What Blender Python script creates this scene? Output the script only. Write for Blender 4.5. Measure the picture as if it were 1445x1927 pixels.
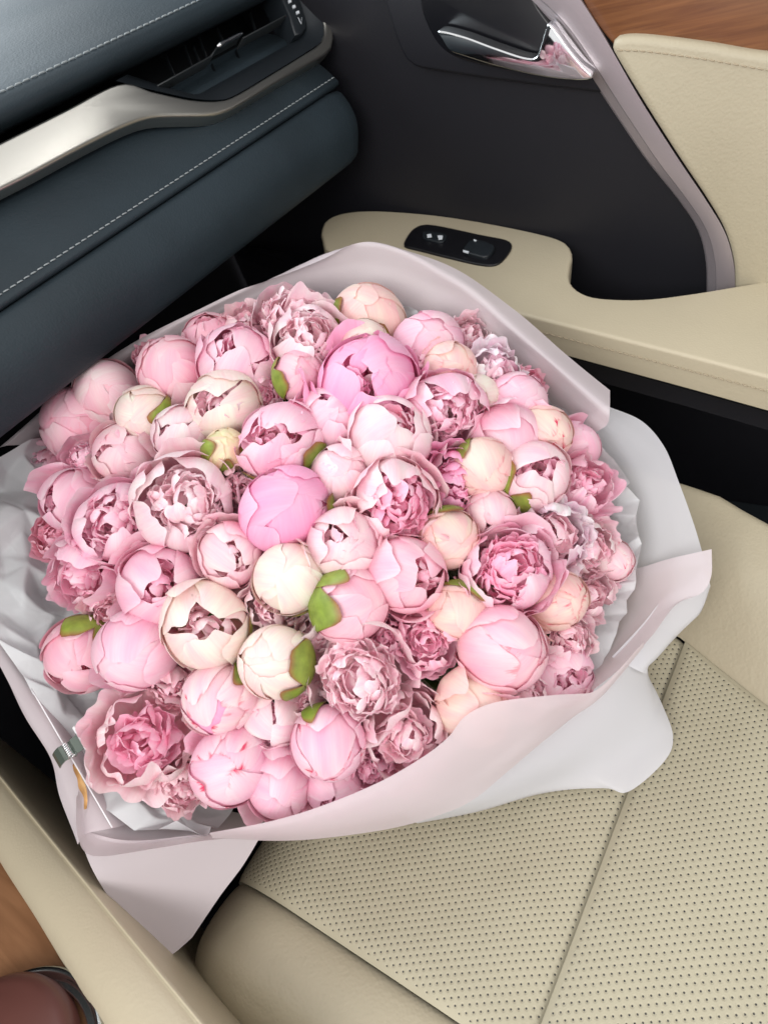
import bpy, bmesh, math, random
import numpy as np
from mathutils import Vector, Matrix, noise

for o in list(bpy.data.objects):
    bpy.data.objects.remove(o)
SC = bpy.context.scene
COL = SC.collection

# ------------------------------------------------------------------ camera
# car axes: x towards the passenger door, y towards the windscreen, z up; z = 0 is the seat cushion
FPX, PW, PH = 1340.0, 1445.0, 1927.0
_X = np.array([1311., -1733., FPX]); _X /= np.linalg.norm(_X)
_Y = np.array([-1900., -401., FPX]); _Y -= _X * (_X @ _Y); _Y /= np.linalg.norm(_Y)
_Z = np.cross(_X, _Y)
MW = np.array([_X, _Y, _Z])
CAM = np.array([-.267, -.257, .523])
cd = bpy.data.cameras.new('camera')
cam = bpy.data.objects.new('camera', cd); COL.objects.link(cam)
r_, u_, b_ = MW[:, 0], -MW[:, 1], -MW[:, 2]
cam.matrix_world = Matrix(((r_[0], u_[0], b_[0], CAM[0]), (r_[1], u_[1], b_[1], CAM[1]), (r_[2], u_[2], b_[2], CAM[2]), (0, 0, 0, 1)))
cd.sensor_fit = 'VERTICAL'; cd.sensor_height = 24.0
cd.lens = 24.0 * FPX / PH
cd.clip_start = .02; cd.clip_end = 60
cd.dof.use_dof = True; cd.dof.focus_distance = .57; cd.dof.aperture_fstop = 7.0
SC.camera = cam

# ------------------------------------------------------------------ light: soft daylight through the car's windows
world = bpy.data.worlds.new('World'); SC.world = world; world.use_nodes = True
bg = world.node_tree.nodes['Background']
bg.inputs['Color'].default_value = (1.0, .985, .99, 1); bg.inputs['Strength'].default_value = .72

def area(name, loc, target, sx, sy, power, color):
    l = bpy.data.lights.new(name, 'AREA'); l.shape = 'RECTANGLE'; l.size = sx; l.size_y = sy
    l.energy = power; l.color = color
    o = bpy.data.objects.new(name, l); COL.objects.link(o); o.location = loc
    o.rotation_euler = (Vector(target) - Vector(loc)).to_track_quat('-Z', 'Y').to_euler()
    return o
area('windscreen_daylight', (.0, 1.05, 1.15), (0, .0, .1), 1.5, .7, 16, (.84, .94, 1.0))
area('passenger_window_daylight', (1.05, -.15, .95), (0, -.1, .05), 1.0, .55, 16, (1.0, .98, .965))
area('driver_window_daylight', (-1.25, -.35, 1.0), (0, .0, .1), 1.0, .55, 10, (1.0, .97, .94))
area('rear_window_daylight', (.15, -1.6, 1.15), (0, .0, .1), 1.2, .6, 6, (1.0, .98, .95))
SC.view_settings.view_transform = 'Standard'; SC.view_settings.look = 'None'
SC.view_settings.exposure = .42; SC.view_settings.gamma = 1.0
SC.cycles.max_bounces = 10; SC.cycles.diffuse_bounces = 8; SC.cycles.transmission_bounces = 6; SC.cycles.transparent_max_bounces = 8
SC.cycles.use_denoising = True

# ------------------------------------------------------------------ helpers
def ray(px, py):
    return MW @ np.array([(px - PW / 2) / FPX, (py - PH / 2) / FPX, 1.0])
def on(px, py, ax, v):
    d = ray(px, py); return CAM + d * ((v - CAM[ax]) / d[ax])
def onplane(px, py, p0, n):
    d = ray(px, py); return CAM + d * (np.dot(np.asarray(p0) - CAM, n) / np.dot(d, n))
def unit(v):
    v = np.asarray(v, float); return v / np.linalg.norm(v)
def catmull(pts, n, closed=False):
    P = np.asarray(pts, float)
    if closed:
        Q = np.vstack([P[-1:], P, P[:2]]); segs = len(P)
    else:
        Q = np.vstack([2 * P[:1] - P[1:2], P, 2 * P[-1:] - P[-2:-1]]); segs = len(P) - 1
    # spread samples evenly by length
    seg_len = [max(1e-9, np.linalg.norm(Q[i + 2] - Q[i + 1])) for i in range(segs)]
    cum = np.concatenate([[0], np.cumsum(seg_len)])
    ts = np.linspace(0, cum[-1], n, endpoint=not closed)
    out = []
    for t in ts:
        i = min(segs - 1, int(np.searchsorted(cum, t, side='right') - 1)); i = max(i, 0)
        f = (t - cum[i]) / seg_len[i]
        p0, p1, p2, p3 = Q[i], Q[i + 1], Q[i + 2], Q[i + 3]
        out.append(.5 * ((2 * p1) + (-p0 + p2) * f + (2 * p0 - 5 * p1 + 4 * p2 - p3) * f * f + (-p0 + 3 * p1 - 3 * p2 + p3) * f ** 3))
    return np.array(out)

def srgb(r, g, b):
    f = lambda c: (c / 255 / 12.92) if c / 255 <= .04045 else ((c / 255 + .055) / 1.055) ** 2.4
    return (f(r), f(g), f(b))

def mesh_obj(name, verts, faces, material=None, parent=None, smooth=True, colors=None, pv=None, uv=None):
    me = bpy.data.meshes.new(name)
    me.from_pydata([tuple(v) for v in verts], [], faces)
    if smooth and len(me.polygons):
        me.polygons.foreach_set('use_smooth', [True] * len(me.polygons))
    if colors is not None:
        a = me.attributes.new('Col', 'FLOAT_COLOR', 'POINT')
        c = np.ones((len(verts), 4), np.float32); c[:, :3] = colors
        a.data.foreach_set('color', c.ravel())
    if pv is not None:
        a = me.attributes.new('pv', 'FLOAT_VECTOR', 'POINT'); a.data.foreach_set('vector', np.asarray(pv, np.float32).ravel())
    me.update()
    o = bpy.data.objects.new(name, me); COL.objects.link(o)
    if material: me.materials.append(material)
    if parent is not None: o.parent = parent
    return o
def bm_obj(name, bm, material=None, parent=None, smooth=False):
    me = bpy.data.meshes.new(name); bm.normal_update(); bm.to_mesh(me); bm.free()
    if smooth: me.polygons.foreach_set('use_smooth', [True] * len(me.polygons))
    o = bpy.data.objects.new(name, me); COL.objects.link(o)
    if material: me.materials.append(material)
    if parent is not None: o.parent = parent
    return o
def thing(name, label, cat, loc=(0, 0, 0), group=None):
    o = bpy.data.objects.new(name, None); COL.objects.link(o); o.empty_display_size = .02
    o.location = loc; o['label'] = label; o['category'] = cat
    if group: o['group'] = group
    return o
def tag(o, label, cat, group=None, kind=None):
    o['label'] = label; o['category'] = cat
    if group: o['group'] = group
    if kind: o['kind'] = kind
    return o
def grid_faces(nr, nc, closed=False):
    f = []
    for i in range(nr - 1):
        for j in range(nc - 1 + (1 if closed else 0)):
            a = i * nc + j; b = i * nc + (j + 1) % nc
            f.append((a, b, b + nc, a + nc))
    return f
def put(child, root):
    """keep a world-space mesh where it is while parenting it to a thing at its base"""
    child.parent = root
    child.matrix_parent_inverse = Matrix.Translation(root.location).inverted()
    return child
def slab(name, outline, normal, depth, bevel, material, root=None, segs=3, smooth=True, sub=False):
    """an outline in space pushed back along its normal, front rim rounded"""
    n = Vector(normal).normalized()
    bm = bmesh.new()
    front = [bm.verts.new(Vector(p)) for p in outline]
    back = [bm.verts.new(Vector(p) - n * depth) for p in outline]
    f = bm.faces.new(front)
    bm.normal_update()
    if f.normal.dot(n) < 0: f.normal_flip()
    fe = list(f.edges)
    m = len(front)
    for i in range(m):
        bm.faces.new((front[i], front[(i + 1) % m], back[(i + 1) % m], back[i]))
    bmesh.ops.recalc_face_normals(bm, faces=bm.faces)
    if bevel > 0:
        bmesh.ops.bevel(bm, geom=fe, offset=bevel, segments=segs, profile=.5, affect='EDGES', clamp_overlap=True)
    o = bm_obj(name, bm, material, None, smooth)
    if smooth:
        o.data.set_sharp_from_angle(angle=math.radians(50))
    if root is not None: put(o, root)
    return o
def tube_pts(pts, rad, nseg=10, cap=True):
    P = np.asarray(pts, float); n = len(P)
    rad = np.broadcast_to(np.asarray(rad, float), (n,))
    T = np.gradient(P, axis=0); T /= np.linalg.norm(T, axis=1)[:, None] + 1e-12
    ref = np.array([0, 0, 1.]) if abs(T[0][2]) < .9 else np.array([1., 0, 0])
    V = []; N = np.cross(T[0], ref); N /= np.linalg.norm(N)
    for i in range(n):
        N = N - T[i] * np.dot(N, T[i]); N /= np.linalg.norm(N) + 1e-12
        Bn = np.cross(T[i], N)
        for k in range(nseg):
            a = 2 * math.pi * k / nseg
            V.append(P[i] + rad[i] * (math.cos(a) * N + math.sin(a) * Bn))
    F = grid_faces(n, nseg, True)
    if cap:
        F.append(tuple(range(nseg - 1, -1, -1))); F.append(tuple(range((n - 1) * nseg, n * nseg)))
    return V, F
def stitches(name, pts, normals, length, gap, rad, material, root):
    """a row of thread stitches along a seam, one joined part"""
    P = np.asarray(pts, float)
    d = np.concatenate([[0], np.cumsum(np.linalg.norm(np.diff(P, axis=0), axis=1))])
    V, F = [], []
    s = 0.0
    fp = lambda t: np.array([np.interp(t, d, P[:, k]) for k in range(3)])
    nn = unit(normals)
    while s + length < d[-1]:
        a, b = fp(s), fp(s + length)
        side = unit(np.cross(b - a, nn))
        q = [a - nn * rad * .6 - side * rad * .5, a + (b - a) * .2 + nn * rad * .5 - side * rad * .25, a + (b - a) * .8 + nn * rad * .5 + side * rad * .25, b - nn * rad * .6 + side * rad * .5]
        v, f = tube_pts(q, [rad * .7, rad, rad, rad * .7], 6)
        o = len(V); V += list(v); F += [tuple(i + o for i in ff) for ff in f]
        s += length + gap
    o = mesh_obj(name, V, F, material); o['kind'] = 'stuff'
    return put(o, root)

# ------------------------------------------------------------------ materials
MATS = {}
def nmat(name, base, rough=.5, metallic=0., bump=None, spec=.5, coat=0., var=None, transl=0., sheen=0.):
    m = bpy.data.materials.new(name); m.use_nodes = True
    nt = m.node_tree; p = nt.nodes['Principled BSDF']
    p.inputs['Base Color'].default_value = (*base, 1); p.inputs['Roughness'].default_value = rough
    p.inputs['Metallic'].default_value = metallic
    p.inputs['Specular IOR Level'].default_value = spec
    p.inputs['Coat Weight'].default_value = coat; p.inputs['Coat Roughness'].default_value = .08
    p.inputs['Sheen Weight'].default_value = sheen
    tc = nt.nodes.new('ShaderNodeTexCoord')
    if bump:
        sc, st, dist, kind = bump
        if kind == 'leather':
            t = nt.nodes.new('ShaderNodeTexVoronoi'); t.feature = 'SMOOTH_F1'; t.inputs['Scale'].default_value = sc
            nz = nt.nodes.new('ShaderNodeTexNoise'); nz.inputs['Scale'].default_value = sc * .35; nz.inputs['Detail'].default_value = 4
            mx = nt.nodes.new('ShaderNodeMath'); mx.operation = 'ADD'
            nt.links.new(tc.outputs['Object'], nz.inputs['Vector'])
            nt.links.new(t.outputs['Distance'], mx.inputs[0]); nt.links.new(nz.outputs['Fac'], mx.inputs[1])
            hout = mx.outputs[0]
        else:
            t = nt.nodes.new('ShaderNodeTexNoise'); t.inputs['Scale'].default_value = sc; t.inputs['Detail'].default_value = 5
            hout = t.outputs['Fac']
        nt.links.new(tc.outputs['Object'], t.inputs['Vector'])
        b = nt.nodes.new('ShaderNodeBump'); b.inputs['Strength'].default_value = st; b.inputs['Distance'].default_value = dist
        nt.links.new(hout, b.inputs['Height']); nt.links.new(b.outputs['Normal'], p.inputs['Normal'])
    if var:
        sc, amt = var
        n2 = nt.nodes.new('ShaderNodeTexNoise'); n2.inputs['Scale'].default_value = sc; n2.inputs['Detail'].default_value = 6
        nt.links.new(tc.outputs['Object'], n2.inputs['Vector'])
        mr = nt.nodes.new('ShaderNodeMapRange'); mr.inputs['From Min'].default_value = .3; mr.inputs['From Max'].default_value = .7
        mr.inputs['To Min'].default_value = 1 - amt; mr.inputs['To Max'].default_value = 1 + amt
        nt.links.new(n2.outputs['Fac'], mr.inputs['Value'])
        mm = nt.nodes.new('ShaderNodeMix'); mm.data_type = 'RGBA'; mm.blend_type = 'MULTIPLY'
        mm.inputs['Factor'].default_value = 1; mm.inputs[6].default_value = (*base, 1)
        nt.links.new(mr.outputs['Result'], mm.inputs[7]); nt.links.new(mm.outputs[2], p.inputs['Base Color'])
        r2 = nt.nodes.new('ShaderNodeMapRange'); r2.inputs['To Min'].default_value = rough - .08; r2.inputs['To Max'].default_value = rough + .08
        nt.links.new(n2.outputs['Fac'], r2.inputs['Value']); nt.links.new(r2.outputs['Result'], p.inputs['Roughness'])
    if transl > 0:
        tr = nt.nodes.new('ShaderNodeBsdfTranslucent'); tr.inputs['Color'].default_value = (*base, 1)
        ms = nt.nodes.new('ShaderNodeMixShader'); ms.inputs['Fac'].default_value = transl
        out = nt.nodes['Material Output']
        nt.links.new(p.outputs['BSDF'], ms.inputs[1]); nt.links.new(tr.outputs['BSDF'], ms.inputs[2]); nt.links.new(ms.outputs[0], out.inputs['Surface'])
    MATS[name] = m
    return m
nmat('dash_leather', (.020, .031, .039), .60, bump=(560, .32, .0006, 'leather'), var=(9, .18), spec=.30)
nmat('dash_plastic', (.012, .016, .020), .42, bump=(1500, .15, .0003, 'noise'))
nmat('vent_black', (.004, .005, .006), .45)
nmat('vent_vane', (.009, .011, .013), .35)
nmat('vane_front', (.03, .034, .036), .3)
nmat('dark_thread', (.27, .30, .31), .8)
nmat('satin_silver', (.60, .59, .54), .30, metallic=1., bump=(4000, .06, .0002, 'noise'))
nmat('door_silver', (.50, .44, .46), .42, metallic=.65, bump=(4000, .05, .0002, 'noise'))
nmat('chrome', (.82, .84, .85), .04, metallic=1.)
nmat('dull_chrome', (.50, .51, .50), .22, metallic=1.)
nmat('door_black', (.0105, .0105, .014), .50, bump=(1400, .25, .0004, 'noise'), spec=.35)
nmat('door_gloss', (.006, .006, .008), .30, spec=.4)
nmat('beige_leather', (.435, .382, .272), .52, bump=(420, .40, .0006, 'leather'), var=(7, .04))
nmat('beige_smooth', (.485, .425, .305), .50, bump=(520, .28, .0005, 'leather'), var=(6, .05))
nmat('beige_thread', (.40, .33, .23), .8)
nmat('carpet_black', (.008, .008, .010), .95, bump=(1200, .6, .002, 'noise'), spec=.1)
nmat('switch_white', (.75, .8, .85), .4)
nmat('brown_cover', (.11, .042, .034), .35, var=(20, .1))
nmat('pin_white', (.82, .82, .84), .3)
nmat('clip_green', (.13, .16, .135), .16, metallic=.4, coat=.6)
nmat('dry_gold', (.62, .38, .16), .6, var=(90, .3), transl=.2)
nmat('stem_green', (.07, .14, .03), .5)

def wood(name, c1, c2, rough):
    m = bpy.data.materials.new(name); m.use_nodes = True; nt = m.node_tree; p = nt.nodes['Principled BSDF']
    tc = nt.nodes.new('ShaderNodeTexCoord'); mp = nt.nodes.new('ShaderNodeMapping'); mp.inputs['Scale'].default_value = (60, 6, 120)
    t = nt.nodes.new('ShaderNodeTexNoise'); t.inputs['Scale'].default_value = 2.2; t.inputs['Detail'].default_value = 8; t.inputs['Distortion'].default_value = .6
    cr = nt.nodes.new('ShaderNodeValToRGB'); cr.color_ramp.elements[0].position = .32; cr.color_ramp.elements[1].position = .7
    cr.color_ramp.elements[0].color = (*c1, 1); cr.color_ramp.elements[1].color = (*c2, 1)
    nt.links.new(tc.outputs['Object'], mp.inputs['Vector']); nt.links.new(mp.outputs['Vector'], t.inputs['Vector'])
    nt.links.new(t.outputs['Fac'], cr.inputs['Fac']); nt.links.new(cr.outputs['Color'], p.inputs['Base Color'])
    p.inputs['Roughness'].default_value = rough; p.inputs['Coat Weight'].default_value = .3; p.inputs['Coat Roughness'].default_value = .15
    b = nt.nodes.new('ShaderNodeBump'); b.inputs['Strength'].default_value = .1; b.inputs['Distance'].default_value = .0004
    nt.links.new(t.outputs['Fac'], b.inputs['Height']); nt.links.new(b.outputs['Normal'], p.inputs['Normal'])
    MATS[name] = m
wood('door_wood', (.13, .046, .016), (.23, .092, .032), .42)
wood('console_wood', (.20, .095, .045), (.29, .145, .072), .35)

def perforated():
    m = bpy.data.materials.new('perforated_leather'); m.use_nodes = True; nt = m.node_tree; p = nt.nodes['Principled BSDF']
    N = nt.nodes.new; L = nt.links.new
    at = N('ShaderNodeAttribute'); at.attribute_name = 'pv'        # metres on the cushion; z = distance to the seam
    sp = N('ShaderNodeSeparateXYZ'); L(at.outputs['Vector'], sp.inputs[0])
    def math_(op, a, b=None, c=None):
        n = N('ShaderNodeMath'); n.operation = op
        for k, x in enumerate((a, b, c)):
            if x is None: continue
            if isinstance(x, (int, float)): n.inputs[k].default_value = x
            else: L(x, n.inputs[k])
        return n.outputs[0]
    pitch = .0051
    gx = math_('DIVIDE', sp.outputs['X'], pitch); gy = math_('DIVIDE', sp.outputs['Y'], pitch * .78)
    row = math_('FLOOR', gy)
    par = math_('MULTIPLY', math_('MODULO', math_('ABSOLUTE', row), 2.0), .5)
    fx = math_('SUBTRACT', math_('FRACT', math_('ADD', gx, par)), .5); fy = math_('MULTIPLY', math_('SUBTRACT', math_('FRACT', gy), .5), .78)
    d = math_('SQRT', math_('ADD', math_('MULTIPLY', fx, fx), math_('MULTIPLY', fy, fy)))
    hole = N('ShaderNodeMapRange'); hole.interpolation_type = 'SMOOTHSTEP'
    hole.inputs['From Min'].default_value = .10; hole.inputs['From Max'].default_value = .15; hole.inputs['To Min'].default_value = 1; hole.inputs['To Max'].default_value = 0
    L(d, hole.inputs['Value'])
    dim = N('ShaderNodeMapRange'); dim.interpolation_type = 'SMOOTHSTEP'; dim.inputs['From Min'].default_value = .15; dim.inputs['From Max'].default_value = .34
    dim.inputs['To Min'].default_value = 0; dim.inputs['To Max'].default_value = 1; L(d, dim.inputs['Value'])
    edge = math_('GREATER_THAN', sp.outputs['Z'], .0038)
    hf = math_('MULTIPLY', hole.outputs[0], edge)
    tc = N('ShaderNodeTexCoord')
    n2 = N('ShaderNodeTexNoise'); n2.inputs['Scale'].default_value = 7; n2.inputs['Detail'].default_value = 5; L(tc.outputs['Object'], n2.inputs['Vector'])
    mr = N('ShaderNodeMapRange'); mr.inputs['To Min'].default_value = .93; mr.inputs['To Max'].default_value = 1.06; L(n2.outputs['Fac'], mr.inputs['Value'])
    mm = N('ShaderNodeMix'); mm.data_type = 'RGBA'; mm.blend_type = 'MULTIPLY'; mm.inputs['Factor'].default_value = 1; mm.inputs[6].default_value = (.425, .388, .278, 1)
    L(mr.outputs[0], mm.inputs[7])
    mx = N('ShaderNodeMix'); mx.data_type = 'RGBA'; L(hf, mx.inputs['Factor']); L(mm.outputs[2], mx.inputs[6]); mx.inputs[7].default_value = (.012, .012, .014, 1)
    L(mx.outputs[2], p.inputs['Base Color']); p.inputs['Roughness'].default_value = .52
    v = N('ShaderNodeTexVoronoi'); v.feature = 'SMOOTH_F1'; v.inputs['Scale'].default_value = 430; L(tc.outputs['Object'], v.inputs['Vector'])
    h = math_('ADD', math_('MULTIPLY', v.outputs['Distance'], .18), math_('MULTIPLY', dim.outputs[0], edge))
    b = N('ShaderNodeBump'); b.inputs['Strength'].default_value = .55; b.inputs['Distance'].default_value = .0006; L(h, b.inputs['Height']); L(b.outputs['Normal'], p.inputs['Normal'])
    MATS['perforated'] = m
perforated()

def petal_mat():
    m = bpy.data.materials.new('petal'); m.use_nodes = True; nt = m.node_tree; p = nt.nodes['Principled BSDF']
    N = nt.nodes.new; L = nt.links.new
    ca = N('ShaderNodeAttribute'); ca.attribute_name = 'Col'
    pa = N('ShaderNodeAttribute'); pa.attribute_name = 'pv'       # u across, v along, streak amount
    sp = N('ShaderNodeSeparateXYZ'); L(pa.outputs['Vector'], sp.inputs[0])
    oi = N('ShaderNodeObjectInfo')
    cv = N('ShaderNodeCombineXYZ'); L(sp.outputs['X'], cv.inputs['X']); L(sp.outputs['Y'], cv.inputs['Y']); L(oi.outputs['Random'], cv.inputs['Z'])
    mp = N('ShaderNodeMapping'); mp.inputs['Scale'].default_value = (16, 1.6, 40); L(cv.outputs[0], mp.inputs['Vector'])
    ve = N('ShaderNodeTexNoise'); ve.inputs['Scale'].default_value = 1.0; ve.inputs['Detail'].default_value = 6; ve.inputs['Roughness'].default_value = .62
    L(mp.outputs[0], ve.inputs['Vector'])
    vr = N('ShaderNodeMapRange'); vr.inputs['From Min'].default_value = .3; vr.inputs['From Max'].default_value = .7; vr.inputs['To Min'].default_value = .945; vr.inputs['To Max'].default_value = 1.035
    L(ve.outputs['Fac'], vr.inputs['Value'])
    cm = N('ShaderNodeCombineColor'); cm.inputs[0].default_value = 1.0
    # veins: a little less green and blue, so pinker, never grey
    L(vr.outputs[0], cm.inputs[1])
    v3 = N('ShaderNodeMapRange'); v3.inputs['From Min'].default_value = .3; v3.inputs['From Max'].default_value = .7; v3.inputs['To Min'].default_value = .95; v3.inputs['To Max'].default_value = 1.03
    L(ve.outputs['Fac'], v3.inputs['Value']); L(v3.outputs[0], cm.inputs[2])
    mm = N('ShaderNodeMix'); mm.data_type = 'RGBA'; mm.blend_type = 'MULTIPLY'; mm.inputs['Factor'].default_value = 1
    L(ca.outputs['Color'], mm.inputs[6]); L(cm.outputs[0], mm.inputs[7])
    mp4 = N('ShaderNodeMapping'); mp4.inputs['Scale'].default_value = (1.5, 1.3, 55); L(cv.outputs[0], mp4.inputs['Vector'])
    n4 = N('ShaderNodeTexNoise'); n4.inputs['Scale'].default_value = 1.4; n4.inputs['Detail'].default_value = 4; L(mp4.outputs[0], n4.inputs['Vector'])
    r4 = N('ShaderNodeMapRange'); r4.inputs['From Min'].default_value = .32; r4.inputs['From Max'].default_value = .68; r4.inputs['To Min'].default_value = .84; r4.inputs['To Max'].default_value = 1.10; L(n4.outputs['Fac'], r4.inputs['Value'])
    r4b = N('ShaderNodeMapRange'); r4b.inputs['From Min'].default_value = .32; r4b.inputs['From Max'].default_value = .68; r4b.inputs['To Min'].default_value = .92; r4b.inputs['To Max'].default_value = 1.05; L(n4.outputs['Fac'], r4b.inputs['Value'])
    c4 = N('ShaderNodeCombineColor'); c4.inputs[0].default_value = 1.0; L(r4.outputs[0], c4.inputs[1]); L(r4b.outputs[0], c4.inputs[2])
    m4 = N('ShaderNodeMix'); m4.data_type = 'RGBA'; m4.blend_type = 'MULTIPLY'; m4.inputs['Factor'].default_value = 1
    L(mm.outputs[2], m4.inputs[6]); L(c4.outputs[0], m4.inputs[7]); mm = m4
    # crimson flecks on the margins of some petals
    au = N('ShaderNodeMath'); au.operation = 'ABSOLUTE'; L(sp.outputs['X'], au.inputs[0])
    mxm = N('ShaderNodeMath'); mxm.operation = 'MAXIMUM'; L(au.outputs[0], mxm.inputs[0]); L(sp.outputs['Y'], mxm.inputs[1])
    mp2 = N('ShaderNodeMapping'); mp2.inputs['Scale'].default_value = (4.5, 2.0, 40); L(cv.outputs[0], mp2.inputs['Vector'])
    n2 = N('ShaderNodeTexNoise'); n2.inputs['Scale'].default_value = 1.3; n2.inputs['Detail'].default_value = 7; n2.inputs['Roughness'].default_value = .7; L(mp2.outputs[0], n2.inputs['Vector'])
    ad = N('ShaderNodeMath'); ad.operation = 'MULTIPLY_ADD'; L(n2.outputs['Fac'], ad.inputs[0]); ad.inputs[1].default_value = .62; L(mxm.outputs[0], ad.inputs[2])
    sr = N('ShaderNodeMapRange'); sr.interpolation_type = 'SMOOTHSTEP'; sr.inputs['From Min'].default_value = 1.25; sr.inputs['From Max'].default_value = 1.36
    L(ad.outputs[0], sr.inputs['Value'])
    mp5 = N('ShaderNodeMapping'); mp5.inputs['Scale'].default_value = (1.6, 1.6, 70); L(cv.outputs[0], mp5.inputs['Vector'])
    n5 = N('ShaderNodeTexNoise'); n5.inputs['Scale'].default_value = 1.2; n5.inputs['Detail'].default_value = 2; L(mp5.outputs[0], n5.inputs['Vector'])
    r5 = N('ShaderNodeMapRange'); r5.inputs['From Min'].default_value = .46; r5.inputs['From Max'].default_value = .58; L(n5.outputs['Fac'], r5.inputs['Value'])
    s5 = N('ShaderNodeMath'); s5.operation = 'MULTIPLY'; L(sr.outputs[0], s5.inputs[0]); L(r5.outputs[0], s5.inputs[1])
    sm = N('ShaderNodeMath'); sm.operation = 'MULTIPLY'; L(s5.outputs[0], sm.inputs[0]); L(sp.outputs['Z'], sm.inputs[1])
    mc = N('ShaderNodeMix'); mc.data_type = 'RGBA'; L(sm.outputs[0], mc.inputs['Factor']); L(mm.outputs[2], mc.inputs[6]); mc.inputs[7].default_value = (.74, .045, .13, 1)
    L(mc.outputs[2], p.inputs['Base Color'])
    p.inputs['Roughness'].default_value = .60; p.inputs['Specular IOR Level'].default_value = .22
    p.inputs['Sheen Weight'].default_value = .12; p.inputs['Sheen Roughness'].default_value = .4
    mp3 = N('ShaderNodeMapping'); mp3.inputs['Scale'].default_value = (26, 2.5, 40); L(cv.outputs[0], mp3.inputs['Vector'])
    n3 = N('ShaderNodeTexNoise'); n3.inputs['Detail'].default_value = 4; n3.inputs['Scale'].default_value = 1; L(mp3.outputs[0], n3.inputs['Vector'])
    b = N('ShaderNodeBump'); b.inputs['Strength'].default_value = .30; b.inputs['Distance'].default_value = .0008; L(n3.outputs['Fac'], b.inputs['Height']); L(b.outputs['Normal'], p.inputs['Normal'])
    tr = N('ShaderNodeBsdfTranslucent'); L(mc.outputs[2], tr.inputs['Color']); L(b.outputs['Normal'], tr.inputs['Normal'])
    ms = N('ShaderNodeMixShader'); ms.inputs['Fac'].default_value = .20
    L(p.outputs[0], ms.inputs[1]); L(tr.outputs[0], ms.inputs[2]); L(ms.outputs[0], nt.nodes['Material Output'].inputs['Surface'])
    MATS['petal'] = m
    m2 = bpy.data.materials.new('sepal'); m2.use_nodes = True; nt = m2.node_tree; p = nt.nodes['Principled BSDF']
    N = nt.nodes.new; L = nt.links.new
    ca = N('ShaderNodeAttribute'); ca.attribute_name = 'Col'
    tc = N('ShaderNodeTexCoord'); n = N('ShaderNodeTexNoise'); n.inputs['Scale'].default_value = 160; n.inputs['Detail'].default_value = 6; L(tc.outputs['Object'], n.inputs['Vector'])
    mr = N('ShaderNodeMapRange'); mr.inputs['From Min'].default_value = .3; mr.inputs['From Max'].default_value = .7; mr.inputs['To Min'].default_value = .78; mr.inputs['To Max'].default_value = 1.2; L(n.outputs['Fac'], mr.inputs['Value'])
    mm = N('ShaderNodeMix'); mm.data_type = 'RGBA'; mm.blend_type = 'MULTIPLY'; mm.inputs['Factor'].default_value = 1; L(ca.outputs['Color'], mm.inputs[6]); L(mr.outputs[0], mm.inputs[7])
    L(mm.outputs[2], p.inputs['Base Color']); p.inputs['Roughness'].default_value = .42
    b = N('ShaderNodeBump'); b.inputs['Strength'].default_value = .25; b.inputs['Distance'].default_value = .0006; L(n.outputs['Fac'], b.inputs['Height']); L(b.outputs['Normal'], p.inputs['Normal'])
    MATS['sepal'] = m2
petal_mat()

def sheet_mat(name, base, rough, transl, wrinkle, scale, spec=.4):
    m = bpy.data.materials.new(name); m.use_nodes = True; nt = m.node_tree; p = nt.nodes['Principled BSDF']
    N = nt.nodes.new; L = nt.links.new
    p.inputs['Base Color'].default_value = (*base, 1); p.inputs['Roughness'].default_value = rough; p.inputs['Specular IOR Level'].default_value = spec
    tc = N('ShaderNodeTexCoord')
    v = N('ShaderNodeTexVoronoi'); v.feature = 'F1'; v.distance = 'EUCLIDEAN'; v.inputs['Scale'].default_value = scale
    n = N('ShaderNodeTexNoise'); n.inputs['Scale'].default_value = scale * .6; n.inputs['Detail'].default_value = 3
    dm = N('ShaderNodeMix'); dm.data_type = 'VECTOR'; dm.inputs['Factor'].default_value = .05
    L(tc.outputs['Object'], n.inputs['Vector']); L(tc.outputs['Object'], dm.inputs[4]); L(n.outputs['Color'], dm.inputs[5]); L(dm.outputs[1], v.inputs['Vector'])
    b = N('ShaderNodeBump'); b.inputs['Strength'].default_value = wrinkle; b.inputs['Distance'].default_value = .004
    L(v.outputs['Distance'], b.inputs['Height']); L(b.outputs['Normal'], p.inputs['Normal'])
    tr = N('ShaderNodeBsdfTranslucent'); tr.inputs['Color'].default_value = (*base, 1); L(b.outputs['Normal'], tr.inputs['Normal'])
    ms = N('ShaderNodeMixShader'); ms.inputs['Fac'].default_value = transl
    L(p.outputs[0], ms.inputs[1]); L(tr.outputs[0], ms.inputs[2])
    tp_ = N('ShaderNodeBsdfTransparent'); m2_ = N('ShaderNodeMixShader'); m2_.inputs['Fac'].default_value = .10
    L(ms.outputs[0], m2_.inputs[1]); L(tp_.outputs[0], m2_.inputs[2]); L(m2_.outputs[0], nt.nodes['Material Output'].inputs['Surface'])
    MATS[name] = m
sheet_mat('film_pink', (.76, .685, .712), .42, .30, .04, 7)
sheet_mat('film_pale', (.75, .75, .785), .42, .30, .04, 7)
sheet_mat('tissue', (.80, .825, .84), .42, .30, .12, 60, spec=.5)

# ------------------------------------------------------------------ the setting: dark footwell
def quad(name, pts, mat):
    o = mesh_obj(name, pts, [tuple(range(len(pts)))], MATS[mat], None, False); o['kind'] = 'structure'; return o
quad('footwell_floor', [(-1.0, -1.2, -.30), (.9, -1.2, -.30), (.9, .9, -.30), (-1.0, .9, -.30)], 'carpet_black')
quad('footwell_wall', [(-1.0, .62, -.296), (.9, .62, -.296), (.9, .62, .50), (-1.0, .62, .50)], 'carpet_black')

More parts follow.
